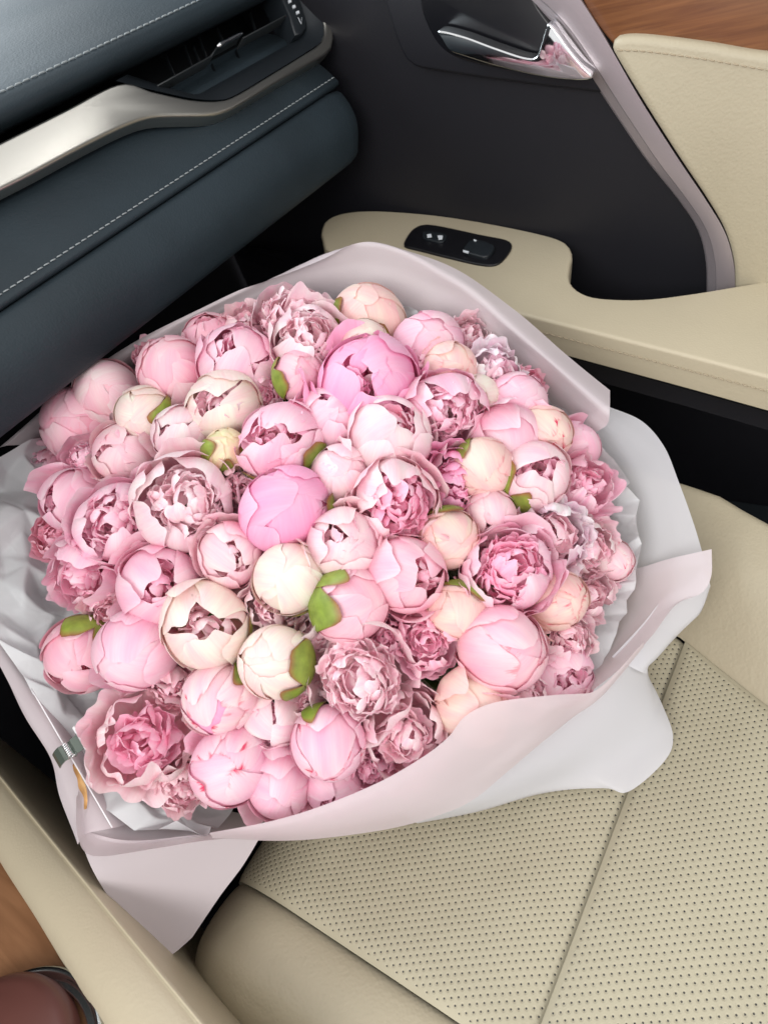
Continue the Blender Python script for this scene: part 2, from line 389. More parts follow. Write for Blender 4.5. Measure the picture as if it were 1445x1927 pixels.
# ------------------------------------------------------------------ dashboard
dash = thing('dashboard', 'dark blue-grey stitched leather dashboard with silver strip and air vent', 'dashboard', (0, .36, .30))
def dl(py, y):                       # a line that runs across the car: y and the height it has there
    return (y, on(0, py, 1, y)[2])
def loft_x(name, prof, xs, mat, root, n=40, endpull=None):
    P = catmull([(a, b, 0) for a, b in prof], n)[:, :2]
    V = []
    for i, x in enumerate(xs):
        k = 0 if endpull is None else endpull[i]
        for (y, z) in P:
            cy, cz = endc
            V.append((x, y + (cy - y) * k, z + (cz - z) * k))
    o = mesh_obj(name, V, grid_faces(len(xs), n), MATS[mat])
    return put(o, root)
XS = list(np.linspace(-.9, .44, 28))
endc = (.40, .50)
loft_x('top_pad', [(.95, .60), (.60, .56), (.44, .525), dl(150, .36), dl(176, .342), dl(192, .333), dl(206, .3285), dl(216, .331), dl(230, .340), dl(247, .350), dl(253, .385), dl(254, .43)], XS + [.455], 'dash_leather', dash, 60, [0] * 28 + [.15])
endc = (.42, .36)
loft_x('upper_knee_panel', [dl(330, .375), dl(366, .352), dl(385, .342), dl(450, .326), dl(520, .308), dl(560, .2995), dl(574, .2965), dl(584, .2985), dl(588, .306)], list(np.linspace(-.9, .425, 28)) + [.432, .436], 'dash_leather', dash, 50, [0] * 28 + [.08, .3])
endc = (.38, .32)
loft_x('lower_knee_panel', [dl(584, .312), dl(588, .302), dl(594, .2965), dl(610, .2925), dl(660, .286), dl(720, .2835), dl(780, .290), dl(825, .304), (.34, .313), (.60, .318)], list(np.linspace(-.9, .405, 28)) + [.425, .438, .446, .449], 'dash_leather', dash, 60, [0] * 28 + [.05, .16, .34, .6])
def dline(py, y, x0, x1, lift):
    yy, zz = dl(py, y); return [(x, yy - lift * .5, zz + lift) for x in np.linspace(x0, x1, 60)]
stitches('pad_stitching', dline(176, .342, -.3, .43, .0006), (0, -.4, .9), .0062, .0018, .0007, MATS['dark_thread'], dash)
stitches('knee_stitching', dline(556, .3004, -.3, .43, .0004), (0, -.85, .5), .0050, .0016, .00058, MATS['dark_thread'], dash)

NS = unit((0, -.88, .48)); PS = np.array([0, .333, dl(268, .333)[1]])
def ds(px, py, back=0.0):
    return onplane(px, py, PS - NS * back, NS)
# silver strip with its hooked end round the vent
top = [(-260, 398), (-100, 317), (0, 267), (120, 207), (225, 156), (290, 171), (360, 186), (412, 188), (445, 178), (520, 133), (585, 93), (606, 76), (612, 52), (604, 22), (580, -25), (555, -70)]
bot = [(572, -75), (600, -20), (620, 30), (629, 72), (620, 96), (590, 116), (520, 156), (450, 198), (425, 210), (395, 217), (340, 218), (285, 221), (235, 238), (150, 280), (60, 328), (0, 358), (-100, 408), (-260, 488)]
A_ = catmull([(*p, 0) for p in top], 70); B_ = catmull([(*p, 0) for p in bot], 60)
slab('silver_strip', [ds(p[0], p[1]) for p in np.vstack([A_, B_])], NS, .016, .0042, MATS['satin_silver'], dash, 4)
vent = mesh_obj('air_vent', [ds(p[0], p[1], .085) for p in [(120, 300), (420, 300), (760, 140), (700, -260), (90, 30)]], [(0, 1, 2, 3, 4)], MATS['vent_black'], None, False)
put(vent, dash)
def sub(o):      # a piece of the vent
    o.parent = vent; o.matrix_parent_inverse = vent.matrix_parent_inverse.copy() if False else Matrix.Identity(4)
    return o
cA = catmull([(*p, 0) for p in [(218, 152), (290, 170), (360, 185), (412, 188), (445, 178), (520, 133), (585, 93), (606, 76), (612, 52), (604, 22), (580, -25), (560, -60)]], 60)
cB = catmull([(*p, 0) for p in [(240, 140), (300, 160), (345, 172), (372, 177), (402, 162), (470, 124), (530, 90), (552, 74), (560, 55), (552, 25), (532, -18), (512, -52)]], 60)
V = [ds(p[0], p[1], .002) for p in cA] + [ds(p[0] * .35 + q[0] * .65, p[1] * .35 + q[1] * .65, .010) for p, q in zip(cA, cB)] + [ds(p[0], p[1], .022) for p in cB] 
sub(mesh_obj('bezel', V, grid_faces(3, 60), MATS['dash_plastic']))
sub(mesh_obj('duct', [ds(p[0], p[1], .022) for p in cB] + [ds(p[0], p[1], .084) for p in cB], grid_faces(2, 60), MATS['vent_black']))
def bar(p, q, w, back, deep, mat, name):
    a, b = ds(p[0], p[1], back), ds(q[0], q[1], back)
    s = unit(np.cross(b - a, NS)) * w * .5
    return slab(name, [a - s, b - s, b + s, a + s], NS, deep, min(.0004, w * .3), MATS[mat], None, 2)
for p, q in [((297, 161), (398, 105)), ((398, 105), (412, 84)), ((412, 84), (456, 61)), ((458, 71), (541, 27))]:
    sub(bar(p, q, .0013, .012, .016, 'vane_front', 'horizontal_vane'))
for (a, b, c, d) in [(314, 102, 330, 141), (349, 84, 363, 123), (366, 86, 378, 116), (376, 66, 390, 106), (410, 50, 420, 74), (472, 22, 482, 54), (522, 48, 538, 78), (445, 92, 458, 128), (400, 118, 412, 150)]:
    sub(bar((a, b), (c, d), .0005, .034, .004, 'vent_vane', 'vertical_vane'))
tp = [ds(409 + (455 - 409) * t, 87 + (63 - 87) * t, .006) for t in np.linspace(0, 1, 9)]
v, f = tube_pts(tp, [.0012, .0023, .0023, .0019, .0019, .0019, .0019, .0019, .0016], 12)
sub(mesh_obj('chrome_tab', v, f, MATS['chrome']))
dial = slab('thumb_wheel', [ds(*p, .008) for p in [(517, -30), (532, 0), (545, 30), (556, 66), (568, 64), (577, 52), (577, 40), (568, 8), (552, -30)]], NS, .03, .002, MATS['dash_plastic'], None, 2)
sub(dial)
for (x, y) in [(537, -10), (546, 2), (554, 12), (561, 23)]:
    sub(slab('mark', [ds(x + a, y + b, .0065) for a, b in [(-3, -2), (1.5, -3.5), (3, 1.5), (-1.5, 3)]], NS, .002, 0, MATS['switch_white'], None))
aw = [ds(561, 33, .0065), ds(567, 45, .0065), ds(568, 33, .0065)]
v, f = tube_pts(aw, .00045, 6); sub(mesh_obj('arrow_mark', v, f, MATS['switch_white']))

# ------------------------------------------------------------------ door
DX = .455
door = thing('door_panel', 'black and beige passenger door lining with wood trim and chrome handle', 'door panel', (DX, .0, -.29))
def dd(px, py, out=0.0):
    return on(px, py, 0, DX - out)
ND = (-1, 0, 0)
o = mesh_obj('black_panel', [(DX, y, z) for y in np.linspace(-.9, .615, 20) for z in np.linspace(-.295, .75, 20)], grid_faces(20, 20), MATS['door_black']); put(o, door)
def sm(pts, n, closed=True):
    return catmull([(*p, 0) for p in pts], n, closed)[:, :2]
ol = sm([(690, -90), (722, 0), (748, 80), (772, 120), (820, 134), (1000, 160), (1160, 178), (1230, 178), (1180, 100), (1080, -60), (1000, -160)], 90)
hb = slab('handle_surround', [dd(*p, .010) for p in ol], ND, .012, .006, MATS['door_black'], door, 4)
ol = sm([(800, -80), (790, -10), (800, 40), (835, 95), (900, 122), (1010, 140), (1080, 140), (1060, 80), (1010, 10), (960, -80)], 80)
slab('handle_cup', [dd(*p, .0135) for p in ol], ND, .004, .0025, MATS['door_gloss'], door, 2)
# chrome pull lever
lev = [(824, 58), (870, 68), (930, 90), (985, 108), (1008, 107), (1017, 85), (1029, 46), (1038, 50), (1062, 82), (1090, 118), (1112, 142), (1104, 151), (1060, 150), (1000, 141), (930, 124), (872, 106), (846, 96), (832, 76)]
ol = sm(lev, 110)
slab('chrome_handle', [dd(p[0], p[1], .030) for p in ol], ND, .014, .0066, MATS['chrome'], door, 7)
# silver blade
le = [(890, -60), (985, 0), (1040, 48), (1092, 118), (1150, 205), (1215, 300), (1275, 375), (1312, 432), (1327, 490), (1329, 560)]
re = [(1384, 560), (1382, 500), (1366, 440), (1330, 378), (1270, 288), (1205, 185), (1152, 92), (1115, 30), (1086, -15), (1050, -70)]
LE = sm(le, 50, False); RE = sm(re, 50, False)
V = []
for t in range(50):
    a = LE[t]; b = RE[49 - t]
    for k, out in [(0, .006), (.05, .011), (.30, .0165), (.33, .0195), (.65, .0215), (.97, .0220), (1.0, .014)]:
        p = a + (b - a) * k; V.append(dd(p[0], p[1], out))
sb = put(mesh_obj('silver_blade', V, grid_faces(50, 7), MATS['door_silver']), door); sb.data.set_sharp_from_angle(angle=math.radians(14))
ol = np.vstack([sm([(1070, -80), (1095, 0), (1125, 50), (1152, 84)], 20, False), [(1180, 110), (1700, 180), (1700, -80)]])
slab('wood_trim', [dd(*p, .017) for p in ol], ND, .015, .003, MATS['door_wood'], door, 2)
ol = np.vstack([sm([(1700, 124), (1560, 100), (1445, 103), (1330, 85), (1220, 71), (1172, 70), (1154, 76), (1149, 92), (1160, 115), (1205, 190), (1270, 292), (1330, 382), (1362, 440), (1378, 500), (1380, 560)], 90, False), [(1400, 640), (1700, 640)]])
slab('beige_upper_panel', [dd(*p, .026) for p in ol], ND, .024, .008, MATS['beige_leather'], door, 5)
stitches('panel_stitching', [dd(p[0], p[1], .0262) for p in sm([(1160, 94), (1220, 97), (1330, 112), (1445, 132), (1560, 150)], 60, False)], ND, .0052, .0012, .0006, MATS['beige_thread'], door)

# armrest: rises towards the front, with the pull pocket behind the switch pod
PA0 = on(1445, 528, 0, DX - .02); PA1 = on(700, 392, 0, DX - .01)
kA = (PA1[2] - PA0[2]) / (PA1[1] - PA0[1])
NA = unit((0, -kA, 1.0))
def da(px, py, up=0.0):
    return onplane(px, py, PA0 + NA * up, NA)
inner = [(1700, 490), (1560, 505), (1445, 527), (1370, 540), (1290, 553), (1210, 562), (1130, 560), (1092, 549), (1072, 528), (1073, 500), (1077, 478), (1062, 455), (1010, 438), (900, 416), (800, 402), (700, 396), (640, 402), (610, 418), (604, 440)]
outer = [(612, 466), (650, 490), (760, 530), (870, 560), (980, 590), (1130, 628), (1290, 668), (1445, 708), (1560, 738), (1700, 775)]
oi = np.vstack([sm(inner, 110, False), sm(outer, 60, False)])
arm = slab('armrest', [da(*p) for p in oi], NA, .034, .012, MATS['beige_smooth'], door, 6)
stitches('armrest_stitching', [da(p[0], p[1]) + np.array([-.0008, -.0002, 0]) - NA * .0145 for p in sm(outer[2:], 80, False)], unit((-.8, 0, .6)), .0050, .0016, .0006, MATS['beige_thread'], door)
o2 = [(p[0] + .012, p[1], p[2] - .046) for p in [da(*q) for q in sm(outer, 40, False)]] + [(DX, .6, da(700, 392)[2] - .04), (DX, -.9, -.05)]
slab('armrest_base', o2, NA, .02, .004, MATS['door_black'], door, 2)
ol = sm([(760, 455), (775, 432), (797, 422), (830, 425), (900, 440), (950, 450), (963, 460), (955, 478), (935, 496), (905, 497), (850, 485), (790, 470), (763, 463)], 70)
sw = slab('switch_plate', [da(*p, .0025) for p in ol], NA, .004, .0016, MATS['door_gloss'], door, 3)
def subs(o): o.parent = sw; o.matrix_parent_inverse = Matrix.Identity(4); return o
subs(slab('window_switch', [da(*p, .0065) for p in sm([(872, 470), (880, 455), (895, 450), (922, 457), (930, 466), (915, 482), (890, 478)], 30)], NA, .004, .0015, MATS['dash_plastic'], None, 3))
subs(slab('lock_switch', [da(*p, .0045) for p in sm([(795, 440), (800, 434), (838, 440), (836, 452), (825, 455), (798, 448)], 30)], NA, .003, .0010, MATS['dash_plastic'], None, 3))
for q in [[(803, 441), (811, 440), (812, 445), (804, 446)], [(823, 443), (833, 443), (832, 449), (825, 450)], [(871, 470), (882, 473), (881, 476), (871, 473)], [(891, 450), (897, 452), (895, 454), (891, 453)]]:
    subs(slab('mark', [da(*p, .0068) for p in q], NA, .001, 0, MATS['switch_white'], None))

# door sill band far down behind the seat
quad('door_sill', [(DX - .06, -.9, -.20), (DX - .002, -.9, -.18), (DX - .002, .6, -.18), (DX - .06, .6, -.20)], 'dash_plastic')

# ------------------------------------------------------------------ passenger seat
seat = thing('passenger_seat', 'beige perforated leather passenger seat cushion under the bouquet', 'car seat', (-.05, -.2, -.29))
SEAM_Y = -.142
def seamL(y): return -.226 + .02 * max(0, -y - .10)
def seamR(y):
    return .102 - .55 * max(0, -.135 - y) if y < -.135 else .102 + .25 * (y + .135)
def base_z(x, y):
    z = -.9 * max(0, y - .045) ** 2 * 6 - (0 if y < .115 else 14 * (y - .115) ** 2)
    z += .010 * math.exp(-((y + .142) / .05) ** 2) * 0
    return z
def cushion(name, y0, y1, ny, xl, xr, nx, mat, puff, seam_edges, zf=base_z):
    V, PV = [], []
    for i in range(ny):
        y = y0 + (y1 - y0) * i / (ny - 1)
        a, b = xl(y), xr(y)
        for j in range(nx):
            t = j / (nx - 1); x = a + (b - a) * t
            d = []
            if 'l' in seam_edges: d.append(x - a)
            if 'r' in seam_edges: d.append(b - x)
            if 'f' in seam_edges: d.append(y1 - y)
            if 'b' in seam_edges: d.append(y - y0)
            dm = min(d) if d else 1
            z = zf(x, y) - puff * math.exp(-dm / .0045) + .0016 * noise.noise(Vector((x * 14, y * 14, 3))) + .0005 * noise.noise(Vector((x * 45, y * 45, 8)))
            V.append((x, y, z)); PV.append((x, y, dm))
    o = mesh_obj(name, V, grid_faces(ny, nx), MATS[mat], None, True, None, PV)
    return put(o, seat)
cushion('front_insert', SEAM_Y, .26, 160, seamL, seamR, 90, 'perforated', .0035, 'lrb', lambda x, y: base_z(x, y) - .006 * math.exp(-(y - SEAM_Y) / .022))
cushion('rear_insert', -.62, SEAM_Y + .0015, 160, seamL, seamR, 90, 'perforated', .0030, 'lrf', lambda x, y: base_z(x, y) + .0)
def zl(x, y):
    d = seamL(y) - x
    return base_z(x, y) - .004 + .004 * math.sin(min(d / .060, 1) * math.pi) - (max(0, d - .042) / .043) ** 2.4 * .042
cushion('left_bolster', -.62, .26, 90, lambda y: seamL(y) - .085, seamL, 40, 'beige_leather', .0045, 'r', zl)
def zr(x, y):
    d = x - seamR(y)
    return base_z(x, y) + .050 * (1 - math.exp(-(d / .05) ** 1.5)) - (max(0, d - .115) / .03) ** 2 * .05
cushion('right_bolster', -.62, .26, 90, seamR, lambda y: seamR(y) + .17, 50, 'beige_leather', .004, 'l', zr)
v, f = tube_pts([(seamL(y) - .079, y, zl(seamL(y) - .079, y) - .004) for y in np.linspace(-.6, .17, 60)], .0032, 8)
put(mesh_obj('piping', v, f, MATS['beige_leather']), seat)
V = []
ys = np.linspace(-.62, .20, 30)
for y in ys:
    for k, z in ((0, -.050), (.008, -.12), (.03, -.29)):
        V.append((seamL(y) - .078 + k, y - (.25 * max(0, y - .1)), base_z(0, y) + z))
put(mesh_obj('side_skirt', V, grid_faces(30, 3), MATS['beige_leather']), seat)

# ------------------------------------------------------------------ centre console
con = thing('centre_console', 'beige padded centre console edge with brown wood panel and chrome ring', 'console', (-.36, .1, -.29))
redge = [on(px, py, 2, .060) for px, py in [(-140, 1275), (0, 1444), (100, 1565), (200, 1686), (300, 1806), (400, 1925), (560, 2120)]]
ledge = [on(px, py, 2, .058) for px, py in [(-140, 1430), (-50, 1540), (0, 1628), (60, 1722), (125, 1830), (205, 1950), (330, 2150)]]
RR = catmull(redge, 60); LL = catmull(ledge, 60)
V = []
for a, b in zip(LL, RR):
    w = b - a
    for k, dz in [(0, -.03), (0.005, -.004), (.06, .002), (.25, .007), (.5, .008), (.75, .006), (.86, .0035), (.885, .0022), (.90, .0042), (.925, .0042), (.945, .001), (.985, -.006), (1.0, -.016), (1.005, -.05), (.99, -.34)]:
        p = a + w * k; V.append((p[0], p[1], p[2] + dz))
put(mesh_obj('padded_rail', V, grid_faces(60, 15), MATS['beige_smooth']), con)
slab('wood_panel', [(p[0] + .003, p[1], .046) for p in LL] + [(-.75, -.2, .046), (-.75, .5, .046)], (0, 0, 1), .05, .0, MATS['console_wood'], con, 2, False)
# chrome ring round the brown cover in the lower left corner
cc = on(8, 2046, 2, .058); rr = np.linalg.norm(on(194, 1927, 2, .058) - cc)
th = np.linspace(0, 2 * math.pi, 73)[:-1]
def lathe(prof, c, n=72):
    V = []
    for (r, z) in prof:
        for k in range(n): V.append((c[0] + r * math.cos(2 * math.pi * k / n), c[1] + r * math.sin(2 * math.pi * k / n), z))
    return V, grid_faces(len(prof), n, True)
v, f = lathe([(rr, .044), (rr, .056), (rr - .0015, .0585), (rr - .004, .0585), (rr - .0055, .056), (rr - .008, .053), (rr - .0105, .0555), (rr - .012, .0535), (rr - .013, .046)], cc)
put(mesh_obj('chrome_ring', v, f, MATS['dull_chrome']), con)
v, f = lathe([(rr - .006, .050), (rr - .0065, .060), (rr - .010, .066), (rr - .016, .069), (rr * .4, .072), (.0005, .073)], on(-52, 2030, 2, .070))
cover = mesh_obj('cup_lid', v, f, MATS['brown_cover'])
tag(cover, 'reddish brown domed lid inside the chrome ring at the lower left corner', 'lid')

# ------------------------------------------------------------------ bouquet frame
AX = unit((-.32, -.44, .84))                       # the bunch leans back towards the seat
TOPD = .490
TOP = CAM + unit(ray(612, 975)) * TOPD            # highest point of the dome of flowers
DOME_H, RIM_R = .080, .285
RD = (RIM_R ** 2 + DOME_H ** 2) / (2 * DOME_H)
DC = TOP - AX * RD                                 # centre of the dome's sphere
B0 = TOP - AX * DOME_H                             # centre of the rim
BIND = B0 - AX * .30                               # where the stems are tied
def bq(px, py, h, kind='h'):
    if kind == 'z': return on(px, py, 2, h)
    return onplane(px, py, B0 + AX * h, AX)
def on_dome(px, py, rad):
    d = unit(ray(px, py)); oc = CAM - DC
    b = np.dot(oc, d); c = np.dot(oc, oc) - rad * rad; disc = b * b - c
    if disc < 0: return CAM + d * (-b)
    return CAM + d * (-b - math.sqrt(disc))

PAL = {  # base, body, rim, inner
    'pink':  ((246, 218, 208), (249, 198, 214), (252, 222, 230), (242, 160, 190)),
    'hot':   ((246, 196, 204), (246, 172, 206), (250, 202, 224), (236, 126, 176)),
    'rose':  ((246, 214, 202), (249, 194, 206), (251, 218, 224), (240, 150, 178)),
    'pale':  ((250, 228, 220), (253, 219, 222), (254, 234, 236), (251, 190, 202)),
    'blush': ((248, 226, 212), (252, 213, 217), (253, 228, 230), (248, 172, 192)),
    'cream': ((234, 229, 196), (247, 232, 219), (251, 238, 229), (245, 192, 204)),
    'peach': ((240, 226, 200), (247, 222, 208), (246, 216, 208), (240, 165, 170)),
    'white': ((252, 234, 238), (253, 236, 241), (254, 245, 248), (251, 210, 222)),
    'lilac': ((246, 208, 216), (249, 200, 215), (252, 219, 229), (243, 164, 192)),
    'dusky': ((243, 200, 204), (246, 192, 204), (250, 214, 222), (236, 152, 178)),
    'green': ((205, 214, 140), (232, 228, 180), (240, 232, 200), (225, 200, 180)),
}
PAL = {k: [1 - (1 - np.array(srgb(*c))) * np.array((.7, 1.02, .97)) for c in v] for k, v in PAL.items()}

def petal_grid(rng, R, phi0, a0, a1, W, nu=13, nv=15, off=0., flare=0., curl=0., ruf=0., wob=.05, tip=.22, lean=0., crumple=.02, squash=1., fine=0., lip=0.):
    u = np.linspace(-1, 1, nu)[None, :] * np.ones((nv, 1)); v = np.linspace(0, 1, nv)[:, None] * np.ones((1, nu))
    ph = rng.uniform(0, 6.28, 10)
    wb = wob * (.65 * np.sin(1.9 * u + ph[0]) + .38 * np.sin(3.9 * u + ph[1]) + .16 * np.sin(7.5 * u + ph[2])) + fine * (np.sin(11 * u + ph[3]) + .6 * np.sin(17 * u + ph[4]))
    vv = v * (1 - tip * np.abs(u) ** 2.6 + wb * v)
    wv = W * (.30 + .70 * np.sin(np.pi / 2 * np.minimum(1, v / .62))) * (1 - .16 * np.clip((v - .7) / .3, 0, 1) ** 2)
    side = 1 + .5 * wob * np.sin(7 * v + ph[5]) * np.sign(u)
    s = u * wv * side + lean * v ** 2
    a = a0 + (a1 - a0) * vv
    d = np.stack([np.cos(s) * np.sin(a), np.sin(s), -np.cos(s) * np.cos(a)], -1)
    e = np.maximum(np.abs(u) ** 5, v ** 7)
    r = 1 + off + flare * vv ** 2.4 + curl * e + lip * np.clip((v - .82) / .18, 0, 1) ** 2
    r = r + ruf * v ** 2.5 * (np.sin(5.1 * u + ph[6]) + .6 * np.sin(9.7 * u + ph[7]))
    r = r + crumple * (np.sin(2.3 * s / max(W, .2) + 3.1 * vv + ph[8]) * .6 + np.sin(4.9 * u - 3.7 * vv + ph[9]) * .4) * np.clip(v * 2, 0, 1)
    P = d * r[..., None] * R
    P[..., 2] *= squash
    c, sn = math.cos(phi0), math.sin(phi0)
    x = P[..., 0] * c - P[..., 1] * sn; y = P[..., 0] * sn + P[..., 1] * c
    return np.stack([x, y, P[..., 2]], -1).reshape(-1, 3), u.ravel(), v.ravel()
_FC = {}
def gfaces(nv, nu):
    if (nv, nu) not in _FC: _FC[(nv, nu)] = grid_faces(nv, nu)
    return _FC[(nv, nu)]
def petal_colors(rng, pal, u, v, basemix=.35, inner=0., tint=0.):
    base, body, rim, inn = pal
    t = np.clip(v / max(basemix, .01), 0, 1)[:, None]; t = t * t * (3 - 2 * t)
    body = body * (1 + rng.uniform(-.05, .04)) if True else body
    c = base * (1 - t) + body * t
    e = np.clip((np.maximum(np.abs(u) ** 3, v ** 2) - .35) / .65, 0, 1)[:, None]
    c = c * (1 - .75 * e) + rim * .75 * e
    if inner: c = c * (1 - inner) + inn * inner
    if tint: c = c * (1 - tint) + PAL['hot'][1] * tint
    return np.clip(c, 0, .93)

def local_frame(axis):
    z = unit(axis); ref = np.array([0, 0, 1.]) if abs(z[2]) < .9 else np.array([1., 0, 0])
    x = unit(np.cross(ref, z)); y = np.cross(z, x)
    return np.stack([x, y, z], 1)

def add_petal(name, root, rng, pal, mat='petal', streak=0., basemix=.35, inner=0., tint=0., nu=13, nv=15, **kw):
    P, u, v = petal_grid(rng, nu=nu, nv=nv, **kw)
    C = petal_colors(rng, pal, u, v, basemix, inner, tint)
    pv = np.stack([u, v, np.full_like(u, streak)], 1)
    return mesh_obj(name, P, gfaces(nv, nu), MATS[mat], root, True, C, pv)
def cluster(name, root, rng, pal, items, nu=7, nv=8, streak=0.):
    """small crowded petals at the heart of a bloom, too many to pick apart"""
    Vs, Fs, Cs, PV = [], [], [], []; n = 0
    for it in items:
        it = dict(it); inner = it.pop('inner', 0.); basemix = it.pop('basemix', .4); tilt = it.pop('tilt', None)
        P, u, v = petal_grid(rng, nu=nu, nv=nv, **it)
        if tilt is not None:
            P = P @ np.array(Matrix.Rotation(tilt[0], 3, 'X') @ Matrix.Rotation(tilt[1], 3, 'Y')).T
        Vs.append(P); Fs += [tuple(i + n for i in f) for f in gfaces(nv, nu)]; n += len(P)
        Cs.append(petal_colors(rng, pal, u, v, basemix, inner)); PV.append(np.stack([u + rng.uniform(0, 9) * 0, v, np.full_like(u, streak)], 1))
    o = mesh_obj(name, np.vstack(Vs), Fs, MATS['petal'], root, True, np.vstack(Cs), np.vstack(PV))
    o['kind'] = 'stuff'
    return o

D = math.radians
SCALE = 1.06
GREEN = np.array(srgb(118, 138, 52)); GREEN2 = np.array(srgb(136, 156, 62)); MAROON = np.array(srgb(150, 62, 58))
def sepal(root, rng, R, phi, a1, W, off):
    P, u, v = petal_grid(rng, R=R, phi0=phi, a0=D(6), a1=a1, W=W, nu=11, nv=13, off=off, curl=.0, wob=.06, tip=.38, crumple=.015)
    e = np.clip((np.maximum(np.abs(u) ** 4, v ** 6) - .55) / .45, 0, 1)[:, None]
    g = GREEN + (GREEN2 - GREEN) * rng.uniform(0, 1)
    C = g * (1 - .8 * e) + MAROON * .8 * e
    mesh_obj('sepal', P, gfaces(13, 11), MATS['sepal'], root, True, C, np.stack([u, v, u * 0], 1))

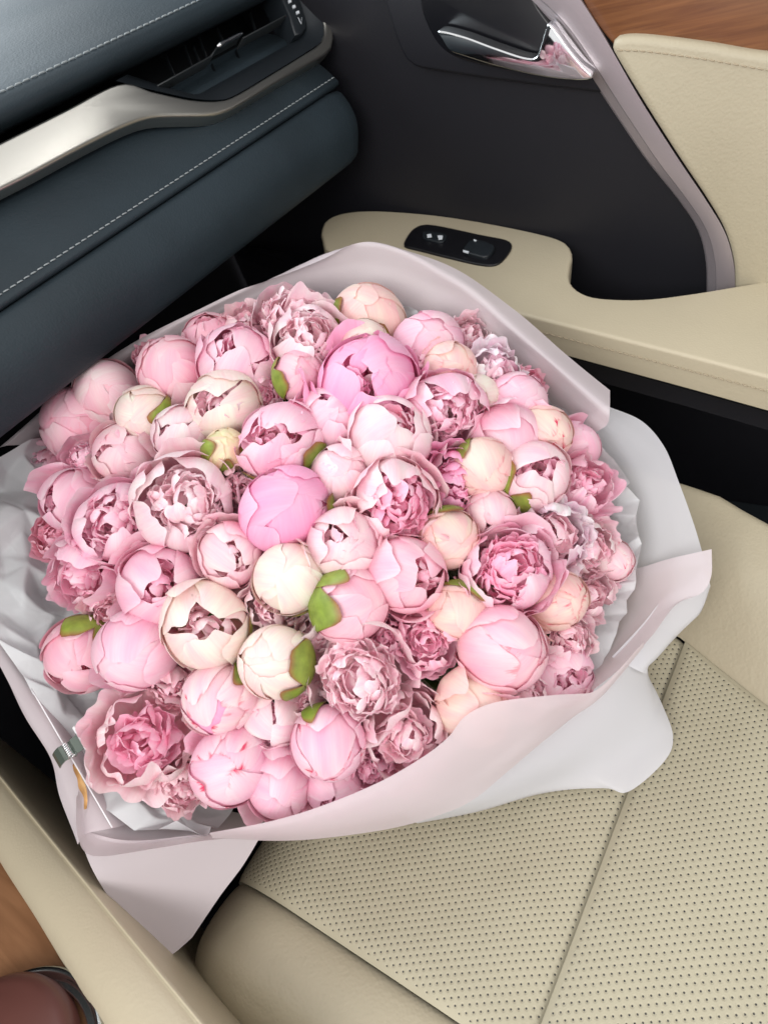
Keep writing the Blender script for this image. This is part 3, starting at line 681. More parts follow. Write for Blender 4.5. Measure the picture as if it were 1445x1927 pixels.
def peony(px, py, rpx, kind, ax, ay, pal, label, sep=(), lift=0., streak=0., seed=None, egg=1.0, pal2=None, loose=(), inn=None, guards=None):
    seed = seed if seed is not None else int(px * 7 + py * 13)
    rng = np.random.default_rng(seed)
    # centre below the dome's skin, real radius from its distance
    rpx = rpx * {'full': .88, 'open': .90, 'ball': .92}.get(kind, 1.0)
    c = on_dome(px, py, RD - .020 + lift)
    dep = np.dot(c - CAM, MW[:, 2]); R = rpx * SCALE / FPX * dep
    k = min(1, math.hypot(ax, ay)); tow = math.sqrt(max(0.02, 1 - k * k))
    view = unit(CAM - c)
    rt = unit(MW[:, 0] - view * np.dot(MW[:, 0], view)); dn = unit(np.cross(rt, view)); dn = dn if np.dot(dn, MW[:, 1]) > 0 else -dn
    axis = unit(rt * ax + dn * ay + view * tow)
    Rm = local_frame(axis)
    root = thing('peony', label, 'flower', tuple(c - axis * R * .95), 'peonies in the bouquet')
    root.matrix_world = Matrix.LocRotScale(Vector(c - axis * R * .95), Matrix(Rm.tolist()).to_quaternion(), None)
    # all petals are laid out round the bloom's centre, which is R*.95 above the root
    zoff = R * .95; aniso = float(rng.uniform(-.06, .06)); skew = float(rng.uniform(-.07, .07))
    egg = egg * float(rng.uniform(.94, 1.06))
    def lift_up(o):
        co = np.empty(len(o.data.vertices) * 3, np.float32); o.data.vertices.foreach_get('co', co)
        co[0::3] *= 1 + aniso; co[1::3] *= 1 - aniso; co[0::3] += skew * co[2::3]; co[2::3] += zoff; o.data.vertices.foreach_set('co', co); o.data.update(); return o
    P0 = PAL[pal]; P2 = PAL[pal2] if pal2 else PAL['pale' if pal in ('cream', 'peach') and kind == 'half' else pal]
    def az(angle):       # azimuth on the bloom of a direction seen in the picture (0 right, 90 down)
        w = rt * math.cos(D(angle)) + dn * math.sin(D(angle)); l = Rm.T @ w; return math.atan2(l[1], l[0])
    phi = rng.uniform(0, 6.28)
    ap = lambda **k_: lift_up(add_petal('petal', root, rng, **k_))
    def ruffles(n, rc, zc, cap, size, pal_, in_lo, in_hi, lean=.7, fine=.016, nu=8, nv=8):
        """short crumpled petals crowding a cap at the heart of the bloom: too many to pick apart"""
        Vs, Fs, Cs, PV = [], [], [], []; m = 0
        for q in list(range(n)) + list(range(0, n, 3)):
            deep = .55 if Vs and len(Vs) >= n else 1.0
            ct = 1 - (1 - math.cos(cap)) * (q + .5) / n; th_ = math.acos(ct); pz = q * 2.399 + rng.uniform(-.3, .3)
            Pp, u, v = petal_grid(rng, R=size * rng.uniform(.75, 1.15), phi0=0, a0=D(25), a1=D(rng.uniform(95, 140)), W=rng.uniform(.65, 1.15), nu=nu, nv=nv, crumple=.06, ruf=.07, wob=.16, tip=.16, curl=rng.uniform(-.10, .22), fine=fine)
            Pp = Pp - np.array([size * .6, 0, 0])
            M3 = np.array(Matrix.Rotation(pz, 3, 'Z') @ Matrix.Rotation(th_, 3, 'Y') @ Matrix.Rotation(rng.normal(0, .75), 3, 'Z') @ Matrix.Rotation(-rng.uniform(.25, lean + .2), 3, 'Y'))
            ctr = np.array(Matrix.Rotation(pz, 3, 'Z') @ Matrix.Rotation(th_, 3, 'Y')) @ np.array([0, 0, rc * deep * rng.uniform(.9, 1.05)])
            Pp = Pp @ M3.T + ctr + np.array([0, 0, zc])
            Vs.append(Pp); Fs += [tuple(i_ + m for i_ in f_) for f_ in gfaces(nv, nu)]; m += len(Pp)
            Cs.append(1 - (1 - petal_colors(rng, pal_, u, v, .3, rng.uniform(in_lo, in_hi))) * np.array((.35, .80, .74))); PV.append(np.stack([u, v, u * 0], 1))
        o = mesh_obj('inner_petals', np.vstack(Vs), Fs, MATS['petal'], root, True, np.vstack(Cs), np.vstack(PV)); o['kind'] = 'stuff'
        return lift_up(o)
    U = rng.uniform
    if kind == 'bud':
        items = [dict(R=R * .935, phi0=phi + q * 2.1, a0=D(20), a1=D(205), W=1.15, off=-.008 * q, crumple=.014, squash=egg, tip=.1, basemix=.3) for q in range(3)]
        lift_up(cluster('inner_petals', root, rng, P2, items, 13, 15, streak * .6))
        for q in range(3):
            ap(pal=P0, R=R, phi0=phi + .6 + q * 2.09 + U(-.3, .3), a0=D(12), a1=D(U(160, 196)), W=U(.8, 1.05), off=-.050 + .012 * q, curl=.002, crumple=.012, squash=egg, wob=.09, tip=.26, lean=U(-.15, .15), streak=streak, basemix=.55, fine=.008, nu=17, nv=21)
        for q in range(4):
            ap(pal=P0, R=R, phi0=phi + q * 1.57 + U(-.4, .4), a0=D(8), a1=D(U(112, 164)), W=U(.66, .98), off=-.012 + .010 * q, curl=.003, crumple=.011, squash=egg, wob=.10, tip=.28, lean=U(-.15, .15), lip=U(-.015, .015), streak=streak, basemix=.6, fine=.008, nu=17, nv=21)
        for q in range(2):
            ap(pal=P0, R=R, phi0=phi + 1 + q * 2.6 + U(-.4, .4), a0=D(6), a1=D(U(88, 126)), W=U(.6, .85), off=.030 + .008 * q, curl=.008, crumple=.012, squash=egg, wob=.10, tip=.3, streak=streak * .6, basemix=.7, nu=15, nv=17)
    elif kind == 'half':
        ruffles(34, R * .70, R * .04, D(70), R * .28, P2, *(inn or (.05, .45)), .9)
        tops = rng.permutation([188, 174, 158, 146])
        for q in range(4):
            ap(pal=P0, R=R, phi0=phi + .4 + q * 1.57 + U(-.25, .25), a0=D(14), a1=D(tops[q] + U(-6, 4)), W=U(.78, 1.05), off=-.075 + .014 * q, curl=U(-.02, .01), crumple=.020, squash=egg, wob=.12, tip=.24, lean=U(-.2, .2), lip=U(-.12, .02), basemix=.4, inner=.04, fine=.007, nu=19, nv=21, streak=streak)
        for q in range(5):
            ap(pal=P0, R=R, phi0=phi + q * 1.257 + U(-.3, .3), a0=D(9), a1=D(U(110, 152)), W=U(.66, .95), off=-.018 + .012 * q, curl=U(-.005, .02), crumple=.018, squash=egg, wob=.12, tip=.24, lean=U(-.2, .2), lip=U(-.02, .04), basemix=.5, fine=.006, nu=19, nv=21, streak=streak)
        for q in range(2):
            ap(pal=P0, R=R, phi0=phi + 2 + q * 2.9 + U(-.4, .4), a0=D(6), a1=D(U(92, 122)), W=U(.6, .8), off=.03 + .01 * q, flare=U(.02, .12), curl=.02, crumple=.02, squash=egg, wob=.1, tip=.3, basemix=.6, nu=15, nv=17, streak=streak * .5)
    elif kind == 'open':
        ruffles(84, R * .66, R * .12, D(88), R * .29, P2, *(inn or (.0, .30)), 1.0)
        for q in range(5):
            ap(pal=P0, R=R, phi0=phi + .5 + q * 1.257 + U(-.25, .25), a0=D(14), a1=D(U(122, 150)), W=U(.62, .9), off=-.075 + .015 * q, curl=U(-.02, .06), crumple=.035, wob=.13, tip=.22, lean=U(-.2, .2), ruf=.02, lip=U(-.12, .05), basemix=.45, fine=.014, nu=21, nv=21, streak=streak)
        for q in range(5):
            ap(pal=P0, R=R, phi0=phi + q * 1.257 + U(-.25, .25), a0=D(8), a1=D(U(100, 132)), W=U(.62, .88), off=-.005 + .014 * q, flare=U(.0, .08), curl=U(0, .06), crumple=.035, wob=.13, tip=.24, lean=U(-.2, .2), ruf=.022, lip=U(-.03, .10), basemix=.5, fine=.012, nu=21, nv=21, streak=streak)
    elif kind == 'ball':       # a globe of short petals inside loose guard petals
        ruffles(120, R * .60, R * .10, D(112), R * .26, P2, *(inn or (-.1, .15)), 1.2, .012)
        for q in range(7):
            ap(pal=P0, R=R, phi0=phi + q * .9 + U(-.2, .2), a0=D(10), a1=D(U(96, 128)), W=U(.6, .85), off=-.05 + .014 * q, flare=U(.0, .12), curl=U(0, .08), crumple=.04, wob=.12, tip=.22, ruf=.03, lip=U(-.06, .10), basemix=.5, fine=.012, nu=21, nv=21)
    elif kind == 'full':       # wide open, many torn layered petals
        ruffles(36, R * .50, R * .08, D(84), R * .36, P2, *(inn or (.05, .40)), .9, .02)
        for q in range(9):
            ap(pal=P0, R=R, phi0=phi + q * 2.399 + U(-.2, .2), a0=D(20), a1=D(U(116, 146)), W=U(.46, .70), off=-.20 + .014 * q, flare=U(.02, .12), curl=U(-.03, .08), crumple=.05, wob=.16, tip=.16, lean=U(-.2, .2), ruf=.045, lip=U(-.12, .08), basemix=.35, fine=.020, inner=.08, nu=21, nv=19)
        for q in range(9):
            ap(pal=P0, R=R, phi0=phi + .3 + q * 2.399 + U(-.2, .2), a0=D(12), a1=D(U(92, 118)), W=U(.46, .70), off=-.08 + .014 * q, flare=U(.05, .22), curl=U(0, .10), crumple=.05, wob=.16, tip=.16, lean=U(-.2, .2), ruf=.05, lip=U(-.04, .10), basemix=.4, fine=.020, nu=21, nv=19)
    if guards is None and sep: guards = 0
    if guards is None: guards = {'half': 3, 'bud': 1, 'open': 2, 'full': 0, 'ball': 0}[kind] if pal not in ('cream', 'green') else 1
    for q in range(guards):
        ap(pal=P0, R=R, phi0=phi + 1.1 + q * 2.3 + U(-.5, .5), a0=D(8), a1=D(U(98, 122)), W=U(.5, .75), off=.05 + .01 * q, flare=U(.10, .30), curl=U(.02, .08), crumple=.04, wob=.14, tip=.22, lean=U(-.25, .25), ruf=.03, lip=U(.0, .12), basemix=.5, fine=.012, nu=19, nv=19)
    for (ang, a1, W, fl) in loose:         # big guard petals falling outwards
        ap(pal=P0, R=R, phi0=az(ang), a0=D(8), a1=D(a1), W=W, off=.04, flare=fl, curl=.03, crumple=.035, wob=.10, tip=.22, ruf=.015, lip=.05, basemix=.5, fine=.008, nu=19, nv=19)
    for s in sep:
        ang, a1, W = s
        o_before = len(root.children)
        sepal(root, rng, R, az(ang), D(a1 + 30), W * 1.2, .07)
        lift_up(root.children[-1] if False else [c_ for c_ in root.children if c_.name.startswith('sepal')][-1])
    # stem down to the tie
    inv = root.matrix_world.inverted()
    b_loc = np.array(inv @ Vector(BIND + AX * .0 + (c - B0) * .08))
    pts = catmull([(0, 0, .012), (0, 0, -.02), tuple(b_loc * .5 + np.array([0, 0, -.02])), tuple(b_loc)], 10)
    v, f = tube_pts(pts, .0032, 7); mesh_obj('stem', v, f, MATS['stem_green'], root)
    return root

# ------------------------------------------------------------------ the peonies
FL = [
# px, py, radius, kind, axis x, axis y, palette, label, options
(538, 960, 80, 'bud', .02, -.32, 'hot', 'bright pink round bud with a tiny open star hole, at the middle of the bouquet', dict(sep=((5, 96, .5),), lift=.008)),
(350, 950, 99, 'open', .0, -.08, 'pale', 'largest pale pink open bloom with white ruffled heart, left of the middle', dict(lift=.006, inn=(-.1, .08))),
(527, 832, 76, 'half', -.1, -.42, 'pink', 'pink half-open bloom with brown nicks, above the bright round bud', dict(sep=((35, 92, .5), (110, 75, .6)), lift=.006)),
(690, 722, 88, 'half', .02, -.62, 'hot', 'big hot pink cup-shaped bloom with frilly top, upper middle', dict(loose=((25, 120, .7, .16),), lift=.006)),
(420, 766, 66, 'half', .0, .05, 'cream', 'cream and blush bud with a golden torn tip, below the pink lilac bloom', dict(lift=.0)),
(424, 848, 40, 'bud', .15, -.35, 'green', 'smallest greenish cream bud wrapped in green sepals', dict(sep=((170, 120, .55), (20, 130, .5), (90, 110, .35)), lift=.004)),
(733, 822, 76, 'half', .02, -.48, 'pale', 'pale pink cup bloom showing dark rose folds at its top edge', dict(pal2='rose', lift=.004)),
(638, 893, 54, 'bud', -.05, -.35, 'blush', 'small smooth pale pink bud right of the bright round bud', dict(lift=.0)),
(746, 945, 86, 'open', .12, .08, 'blush', 'blush open bloom with bright magenta ruffles, right of the small smooth bud', dict(pal2='pink', lift=.010, inn=(.3, .8))),
(853, 905, 68, 'full', .05, .05, 'hot', 'darkest magenta bloom with sharply folded petals', dict(lift=-.002)),
(908, 882, 55, 'bud', .35, .45, 'peach', 'peach bud with red and lime stripes at its upper left', dict(sep=((225, 80, .38),), streak=.5, lift=.004)),
(835, 772, 80, 'open', .15, .05, 'pink', 'loose pink open bloom with one apricot stained petal', dict(lift=.004, sep=((125, 85, .6),))),
(952, 822, 62, 'half', .55, .45, 'pink', 'pink bloom with two wide spoon petals drooping right', dict(loose=((60, 125, .75, .12), (10, 120, .6, .1)), lift=.0)),
(1005, 895, 66, 'half', .30, -.45, 'blush', 'blush bloom with a large olive green sepal on its left flank', dict(sep=((165, 105, .62), (120, 90, .4)), pal2='pink', lift=.004)),
(1020, 818, 52, 'bud', .55, .30, 'peach', 'wilting peach bud streaked with rusty red, right side', dict(streak=1., lift=.004)),
(974, 757, 54, 'bud', .5, -.35, 'pink', 'pink folded bud with pale base, behind the wilting peach bud', dict(lift=.0)),
(894, 752, 46, 'bud', .4, -.2, 'cream', 'cream bud half hidden behind the loose pink bloom', dict(lift=-.004)),
(846, 694, 48, 'bud', .3, .1, 'peach', 'apricot tan crinkled bud in the upper right', dict(streak=.4, lift=.002)),
(930, 706, 60, 'full', .25, -.35, 'white', 'white ragged-edged bloom at the upper right rim', dict(lift=.0)),
(990, 728, 38, 'full', .6, -.4, 'dusky', 'small dusky pink ruffle peeking out behind the white ragged bloom', dict(lift=-.012)),
(803, 652, 64, 'bud', .1, -.45, 'pink', 'pink bud at the top rim next to white tissue', dict(lift=-.004)),
(786, 682, 32, 'open', .0, .1, 'lilac', 'tiny lilac frilled bloom squeezed beside the hot pink cup', dict(lift=-.002)),
(697, 602, 66, 'bud', .15, -.75, 'peach', 'large peach bud at the top rim with a green sepal in front', dict(sep=((95, 105, .5), (160, 95, .5)), lift=-.004)),
(686, 646, 44, 'bud', .25, -.55, 'cream', 'small cream bud covered by a bright green sepal', dict(sep=((120, 118, .75),), lift=.006)),
(552, 614, 84, 'open', -.05, -.62, 'pale', 'big pale pink bloom at the very top with frilled crown', dict(guards=0, loose=((80, 125, .8, .02),), lift=-.004)),
(585, 648, 78, 'open', .12, -.45, 'pale', 'pale bloom with lace-like white crown, in front of the top bloom', dict(loose=((40, 118, .6, .14),), lift=.004)),
(562, 708, 46, 'bud', .35, -.25, 'rose', 'crinkled salmon pink bud with green sepal on its left', dict(sep=((160, 105, .6), (205, 80, .4)), streak=.25, lift=.006)),
(452, 688, 72, 'half', .05, -.5, 'lilac', 'lilac pink bloom with fluffy tip, upper left', dict(lift=.0, guards=0)),
(327, 700, 62, 'bud', -.4, -.55, 'rose', 'rose pink bud with overlapping smooth petals, near the dashboard', dict(lift=.002)),
(396, 640, 50, 'half', .0, -.72, 'dusky', 'dusky pink bloom with torn points near the dashboard rim', dict(lift=-.008, guards=0)),
(205, 742, 60, 'bud', -.55, -.35, 'blush', 'pale mauve bud leaning on the wrapping beside the dashboard', dict(lift=-.002, egg=1.15)),
(272, 780, 50, 'bud', -.45, .25, 'cream', 'cream bud with an upright green sepal on its right', dict(sep=((-10, 112, .5), (45, 85, .4)), lift=.004)),
(150, 800, 66, 'bud', -.6, .05, 'dusky', 'dusky pink bud at the far left corner of the rim', dict(lift=-.006, egg=1.1)),
(345, 818, 54, 'half', -.45, -.05, 'pale', 'pale pink half-open bloom above the largest bloom', dict(lift=-.002)),
(232, 852, 54, 'half', -.3, -.35, 'blush', 'blush bloom with square upright petals at the left', dict(lift=-.002)),
(168, 862, 46, 'ball', -.3, -.2, 'lilac', 'fluffy lilac tuft of narrow petals at the left rim', dict(lift=-.006)),
(140, 940, 56, 'half', -.5, .1, 'lilac', 'faded lilac bloom against grey tissue on the left', dict(lift=-.008)),
(226, 985, 84, 'open', -.15, -.12, 'pink', 'pink bloom with dark violet heart, left of the largest bloom', dict(pal2='pink', lift=.004)),
(165, 1078, 72, 'full', -.5, .35, 'lilac', 'mauve ruffled bloom half covered by two big ivory petals', dict(loose=((-80, 150, .75, -.02), (10, 150, .75, .0)), lift=.0, pal2='pink')),
(303, 1104, 76, 'half', -.15, .15, 'pink', 'pink cup bloom with deep purple slit, below the largest bloom', dict(lift=.0, inn=(.3, .7))),
(433, 1045, 58, 'half', .0, .12, 'blush', 'pale blush bud with small round opening, left of the cream bud', dict(lift=.004)),
(545, 1087, 66, 'bud', -.18, -.05, 'cream', 'ivory cream round bud with faint swirl, below the bright pink bud', dict(sep=((70, 75, .5),), lift=.010)),
(648, 1024, 66, 'half', .08, -.18, 'blush', 'blush bud with cupped heart in the exact centre', dict(lift=.010)),
(766, 1080, 70, 'half', .35, -.1, 'rose', 'rose pink half-open bloom below the blush open bloom', dict(lift=.006)),
(660, 1138, 70, 'bud', .55, .12, 'rose', 'pink bud lying sideways with an olive sepal on its left', dict(sep=((180, 100, .6), (225, 95, .4)), lift=.008)),
(512, 1140, 58, 'full', .0, .25, 'pale', 'frilly pale pink bloom wedged under the ivory cream bud', dict(lift=-.006)),
(842, 1013, 56, 'bud', .5, .05, 'peach', 'peach cream bud with wrinkled tip, left of the blush frilled bloom', dict(sep=((-95, 95, .7), (125, 80, .4)), lift=.002)),
(925, 970, 48, 'half', .4, .3, 'blush', 'blush petals between the magenta bloom and the white bloom', dict(lift=-.004)),
(955, 1076, 90, 'open', .2, -.2, 'pink', 'wide pink bloom with crimson-pink heart on the right side', dict(lift=.008, inn=(.3, .9), loose=((150, 118, .5, .12), (60, 112, .6, .08)))),
(1035, 1010, 74, 'full', .25, -.1, 'white', 'white bloom with cupped petals on the right', dict(lift=.0, pal2='pale')),
(1100, 1030, 60, 'full', .45, .0, 'pale', 'pale pink ruffled bloom right of the white bloom', dict(lift=-.006)),
(1152, 1055, 38, 'bud', .7, -.1, 'blush', 'bud with crimson tip touching the white tissue at far right', dict(streak=1., lift=-.010)),
(1096, 915, 60, 'full', .45, -.3, 'pink', 'spreading pink bloom at the right rim beside crumpled tissue', dict(lift=-.004)),
(1080, 842, 46, 'bud', .6, -.3, 'lilac', 'pale lilac bud at the right rim under the paper edge', dict(lift=-.012)),
(861, 1150, 54, 'bud', .45, .50, 'peach', 'smooth peach bud with green and red cap', dict(sep=((-70, 95, .8), (-20, 80, .4)), lift=.002)),
(1048, 1130, 54, 'bud', .75, .12, 'peach', 'pink and peach bud with shrivelled brown tip on the right', dict(streak=.8, pal2='peach', lift=.0)),
(944, 1222, 78, 'bud', .70, .10, 'rose', 'large pink and ivory bud lying sideways with red blotch', dict(streak=.5, lift=.008)),
(1062, 1200, 58, 'full', .5, .1, 'pale', 'thin pale pink petals at the lower right against tissue', dict(lift=-.010)),
(1056, 1270, 56, 'half', .4, .3, 'pink', 'pink bloom tucked behind the folded pink paper at lower right', dict(lift=-.016, guards=0)),
(892, 1332, 68, 'bud', .6, .35, 'peach', 'salmon bud sinking behind the pink paper fold', dict(streak=.2, lift=.0)),
(805, 1200, 68, 'full', .1, .15, 'pink', 'ragged deep pink ruffled bloom right of the globe bloom', dict(lift=-.004)),
(676, 1272, 106, 'ball', -.02, .18, 'pale', 'globe bloom packed with tiny pink petals inside curled guard petals', dict(lift=.004)),
(520, 1246, 66, 'bud', -.5, .10, 'cream', 'ivory bud with a broad green sepal on its right', dict(sep=((0, 106, .62), (50, 92, .4)), lift=.008)),
(387, 1180, 80, 'half', -.16, .33, 'cream', 'cream half-open bloom with dark rose hole', dict(sep=((5, 88, .6),), lift=.006)),
(258, 1222, 74, 'bud', -.5, .42, 'pink', 'pink bud with yellowish base and overlapping petals at lower left', dict(lift=.002)),
(156, 1232, 66, 'half', -.4, .55, 'rose', 'rosy bud capped with olive green leaves at the left rim', dict(sep=((-80, 95, .5), (-45, 95, .45)), lift=-.006)),
(276, 1388, 104, 'full', .0, .08, 'pale', 'largest ruffled pink bloom with torn petals at the lower left', dict(lift=-.004, pal2='pink', inn=(.2, .6))),
(414, 1314, 66, 'bud', -.4, .45, 'blush', 'bud with crimson edged split and green crown', dict(streak=1., sep=((-50, 80, .4),), lift=.004, pal2='hot')),
(436, 1438, 72, 'bud', .05, .18, 'pink', 'round pink bud veined with crimson near the front rim', dict(streak=1., lift=.002)),
(513, 1350, 56, 'half', .0, .45, 'pale', 'drooping pale bloom with mauve heart between two streaked buds', dict(lift=-.010, pal2='pink')),
(618, 1400, 68, 'bud', .02, .72, 'pink', 'red-striped ivory and pink bud pointing down', dict(streak=1., sep=((-110, 70, .3),), lift=.006)),
(758, 1380, 92, 'full', .2, .25, 'pale', 'wide pale pink bloom with silky petals at the front rim', dict(lift=-.006)),
(526, 1474, 62, 'half', .0, .5, 'pink', 'pink bud at the front rim above the paper lip', dict(lift=-.008)),
(628, 1480, 52, 'half', .1, .5, 'lilac', 'lilac pink petals under the striped bud at the front rim', dict(lift=-.014)),
# ruffled blooms that fill the spaces between the others
(462, 908, 50, 'full', .0, .1, 'blush', 'blush petals wedged between the largest bloom and the bright round bud', dict(lift=-.010)),
(600, 1190, 44, 'full', .0, .1, 'pale', 'small pale frill below the sideways pink bud', dict(lift=-.010)),
(212, 1150, 50, 'full', -.3, .1, 'blush', 'blush frill below the two ivory petals at the left', dict(lift=-.012)),
(112, 1010, 50, 'full', -.5, .1, 'dusky', 'dusky pink frill at the left rim beside grey tissue', dict(lift=-.014)),
(292, 672, 38, 'full', -.3, -.5, 'dusky', 'dusky frilled bloom at the rim under the dashboard edge', dict(lift=-.012)),
(470, 620, 50, 'full', -.1, -.5, 'blush', 'blush frill left of the big top bloom', dict(lift=-.008)),
(880, 640, 46, 'full', .3, -.5, 'pale', 'pale frill under the back paper at the upper right rim', dict(lift=-.014)),
(905, 1010, 46, 'full', .2, .0, 'blush', 'blush frill between the peach cream bud and the wide pink bloom', dict(lift=-.012)),
(1105, 1115, 52, 'full', .5, .1, 'pale', 'pale pink frill at the right rim above the thin petals', dict(lift=-.014)),
(985, 1300, 50, 'full', .3, .4, 'pale', 'pale frill rising behind the pink paper fold', dict(lift=-.014)),
(345, 1480, 50, 'full', .0, .5, 'blush', 'blush frill between the largest ruffled bloom and the round veined bud', dict(lift=-.016)),
(700, 1440, 52, 'full', .1, .4, 'lilac', 'lilac pink frill in front of the wide silky bloom', dict(lift=-.012)),
(582, 1320, 42, 'full', .0, .2, 'pale', 'small pale frill left under the globe bloom', dict(lift=-.012)),
(490, 745, 42, 'full', .0, -.3, 'pink', 'pink frill right of the torn cream bud', dict(lift=-.010)),
(620, 790, 58, 'half', .1, -.35, 'pink', 'pink layered bloom tucked behind the pale cup bloom', dict(lift=-.002)),
(695, 1010, 40, 'full', .0, .0, 'rose', 'rose frill right of the blush bud in the centre', dict(lift=-.012)),
(325, 1290, 44, 'full', -.1, .3, 'blush', 'blush frill above the largest ruffled bloom', dict(lift=-.012)),
(95, 880, 42, 'full', -.6, .0, 'lilac', 'pale lilac frill at the far left against tissue', dict(lift=-.016)),
(720, 1200, 44, 'full', .0, .1, 'pink', 'pink frill at the upper right of the globe bloom', dict(lift=-.008)),
]
for (px, py, rp, kind, ax, ay, pal, label, opt) in FL:
    peony(px, py, rp, kind, ax, ay, pal, label, **opt)

# ------------------------------------------------------------------ wrapping sheets and tissue
def sheet(name, curves, nu, nv, mat, label, cat, group, fold=.0015, crumple=0., cs=30., seed=0, facets=None):
    C = [catmull([bq(*p) for p in c], nu) for c in curves]
    C = np.array(C)                                       # rows of curves
    V = []
    for j in range(nu):
        V.append(catmull(C[:, j, :], nv))
    V = np.array(V).transpose(1, 0, 2)                    # nv, nu, 3
    if facets:                                            # crisply crumpled: random facets, folded again between
        cu, cv, amp = facets
        rnd = random.Random(seed); bm = bmesh.new(); vs = {}
        du = np.gradient(V, axis=1); dv = np.gradient(V, axis=0)
        Nn = np.cross(du, dv); Nn /= np.linalg.norm(Nn, axis=2)[..., None] + 1e-12
        for i in range(cv):
            for j in range(cu):
                jj = j * (nu - 1) / (cu - 1) + (rnd.uniform(-.42, .42) * (nu - 1) / (cu - 1) if 0 < j < cu - 1 else 0)
                ii = i * (nv - 1) / (cv - 1) + (rnd.uniform(-.42, .42) * (nv - 1) / (cv - 1) if 0 < i < cv - 1 else 0)
                a, b = int(round(ii)), int(round(jj))
                vs[i, j] = bm.verts.new(V[a, b] + Nn[a, b] * rnd.gauss(0, amp))
        for i in range(cv - 1):
            for j in range(cu - 1):
                q = [vs[i, j], vs[i, j + 1], vs[i + 1, j + 1], vs[i + 1, j]]
                if rnd.random() < .5: bm.faces.new((q[0], q[1], q[2])); bm.faces.new((q[0], q[2], q[3]))
                else: bm.faces.new((q[0], q[1], q[3])); bm.faces.new((q[1], q[2], q[3]))
        for lvl in range(3):
            bmesh.ops.subdivide_edges(bm, edges=bm.edges[:], cuts=1, use_grid_fill=True, fractal=(.5, .4, .25)[lvl], along_normal=.9, seed=seed + lvl)
            if lvl: bmesh.ops.smooth_vert(bm, verts=[v_ for v_ in bm.verts if not v_.is_boundary], factor=.35, use_axis_x=True, use_axis_y=True, use_axis_z=True)
        o = bm_obj(name, bm, MATS[mat], None, True)
        return tag(o, label, cat, group)
    du = np.gradient(V, axis=1); dv = np.gradient(V, axis=0)
    N = np.cross(du, dv); N /= np.linalg.norm(N, axis=2)[..., None] + 1e-12
    for i in range(nv):
        for j in range(nu):
            p = Vector(V[i, j])
            d = fold * 2.2 * noise.noise(p * 10 + Vector((seed, 0, 0)))
            if crumple:
                q = p * cs + Vector((seed * 3.1, 0, 0))
                qq = q + noise.noise_vector(q * .6) * .5
                d += crumple * (.9 * abs(noise.noise(qq)) + .38 * abs(noise.noise(qq * 2.6 + Vector((7, 0, 0)))) + .10 * abs(noise.noise(qq * 5.1)) + .9 * noise.noise(q * .4))
            V[i, j] += N[i, j] * d
    o = mesh_obj(name, V.reshape(-1, 3), grid_faces(nv, nu), MATS[mat])
    return tag(o, label, cat, group)
G = 'wrapping sheets round the bouquet'
# back sheet along the dashboard, with its folded lip at the right
sheet('wrapping_sheet', [
    [(120, 860, -.08), (330, 740, -.10), (520, 660, -.10), (700, 650, -.10), (860, 700, -.10), (980, 800, -.10), (1060, 860, -.10)],
    [(60, 840, -.04), (260, 690, -.04), (450, 590, -.03), (640, 555, -.02), (820, 610, -.02), (960, 690, -.02), (1110, 820, -.01)],
    [(20, 838, -.028), (220, 688, -.026), (430, 572, -.016), (660, 490, .008), (830, 540, .010), (960, 630, .012), (1143, 798, .012)],
    [(8, 840, -.025), (190, 692, -.022), (420, 566, -.010), (676, 463, .02), (850, 524, .02), (975, 626, .02), (1146, 772, .02)],
    [(0, 842, -.025), (180, 690, -.022), (415, 562, -.010), (600, 492, .016), (686, 454, .022), (775, 474, .018), (865, 508, .012), (960, 580, .010), (1060, 664, .008), (1146, 736, .006)]],
    120, 40, 'film_pink', 'lilac pink wrapping sheet standing behind the flowers towards the door armrest', 'wrapping paper', G, seed=1)
sheet('wrapping_sheet', [
    [(1000, 900, -.10), (1060, 960, -.10), (1080, 1040, -.10), (1080, 1110, -.10)],
    [(1100, 800, -.035), (1160, 880, -.03), (1190, 980, -.03), (1190, 1090, -.03)],
    [(1125, 770, -.025), (1210, 850, -.02), (1255, 960, -.015), (1270, 1070, -.012)],
    [(1140, 762, -.03), (1205, 790, -.025), (1248, 838, -.02), (1276, 905, -.015), (1305, 985, -.012), (1328, 1062, -.01)]],
    70, 30, 'film_pale', 'pale grey-lilac wrapping sheet curving round the right of the bouquet', 'wrapping paper', G, seed=2)
sheet('wrapping_sheet', [
    [(1080, 1080, -.09), (1070, 1160, -.09), (1030, 1230, -.09), (980, 1290, -.09)],
    [(1185, 1072, -.022), (1180, 1140, -.02), (1140, 1220, -.012), (1085, 1300, .0)],
    [(1262, 1052, .004), (1255, 1120, .006), (1200, 1200, .008), (1110, 1295, .012)],
    [(1338, 1034, .012), (1337, 1085, .012), (1318, 1118, .012), (1270, 1140, .014), (1225, 1195, .016), (1170, 1252, .016), (1112, 1300, .018)]],
    70, 30, 'film_pink', 'pinkish sheet with a square corner jutting out over the seat at the right', 'wrapping paper', G, seed=3)
sheet('wrapping_sheet', [
    [(1322, 1070, .004), (1296, 1098, .004), (1250, 1124, .004), (1206, 1176, .002), (1150, 1236, .002)],
    [(1338, 1100, -.002), (1318, 1150, -.004), (1270, 1190, -.004), (1232, 1235, -.004), (1200, 1262, -.004)],
    [(1336, 1112, -.01), (1300, 1168, -.01), (1262, 1210, -.01), (1225, 1246, -.01), (1216, 1268, -.01)]],
    50, 14, 'film_pale', 'narrow pale turned-under strip below the square corner at the right', 'wrapping paper', G, seed=4)
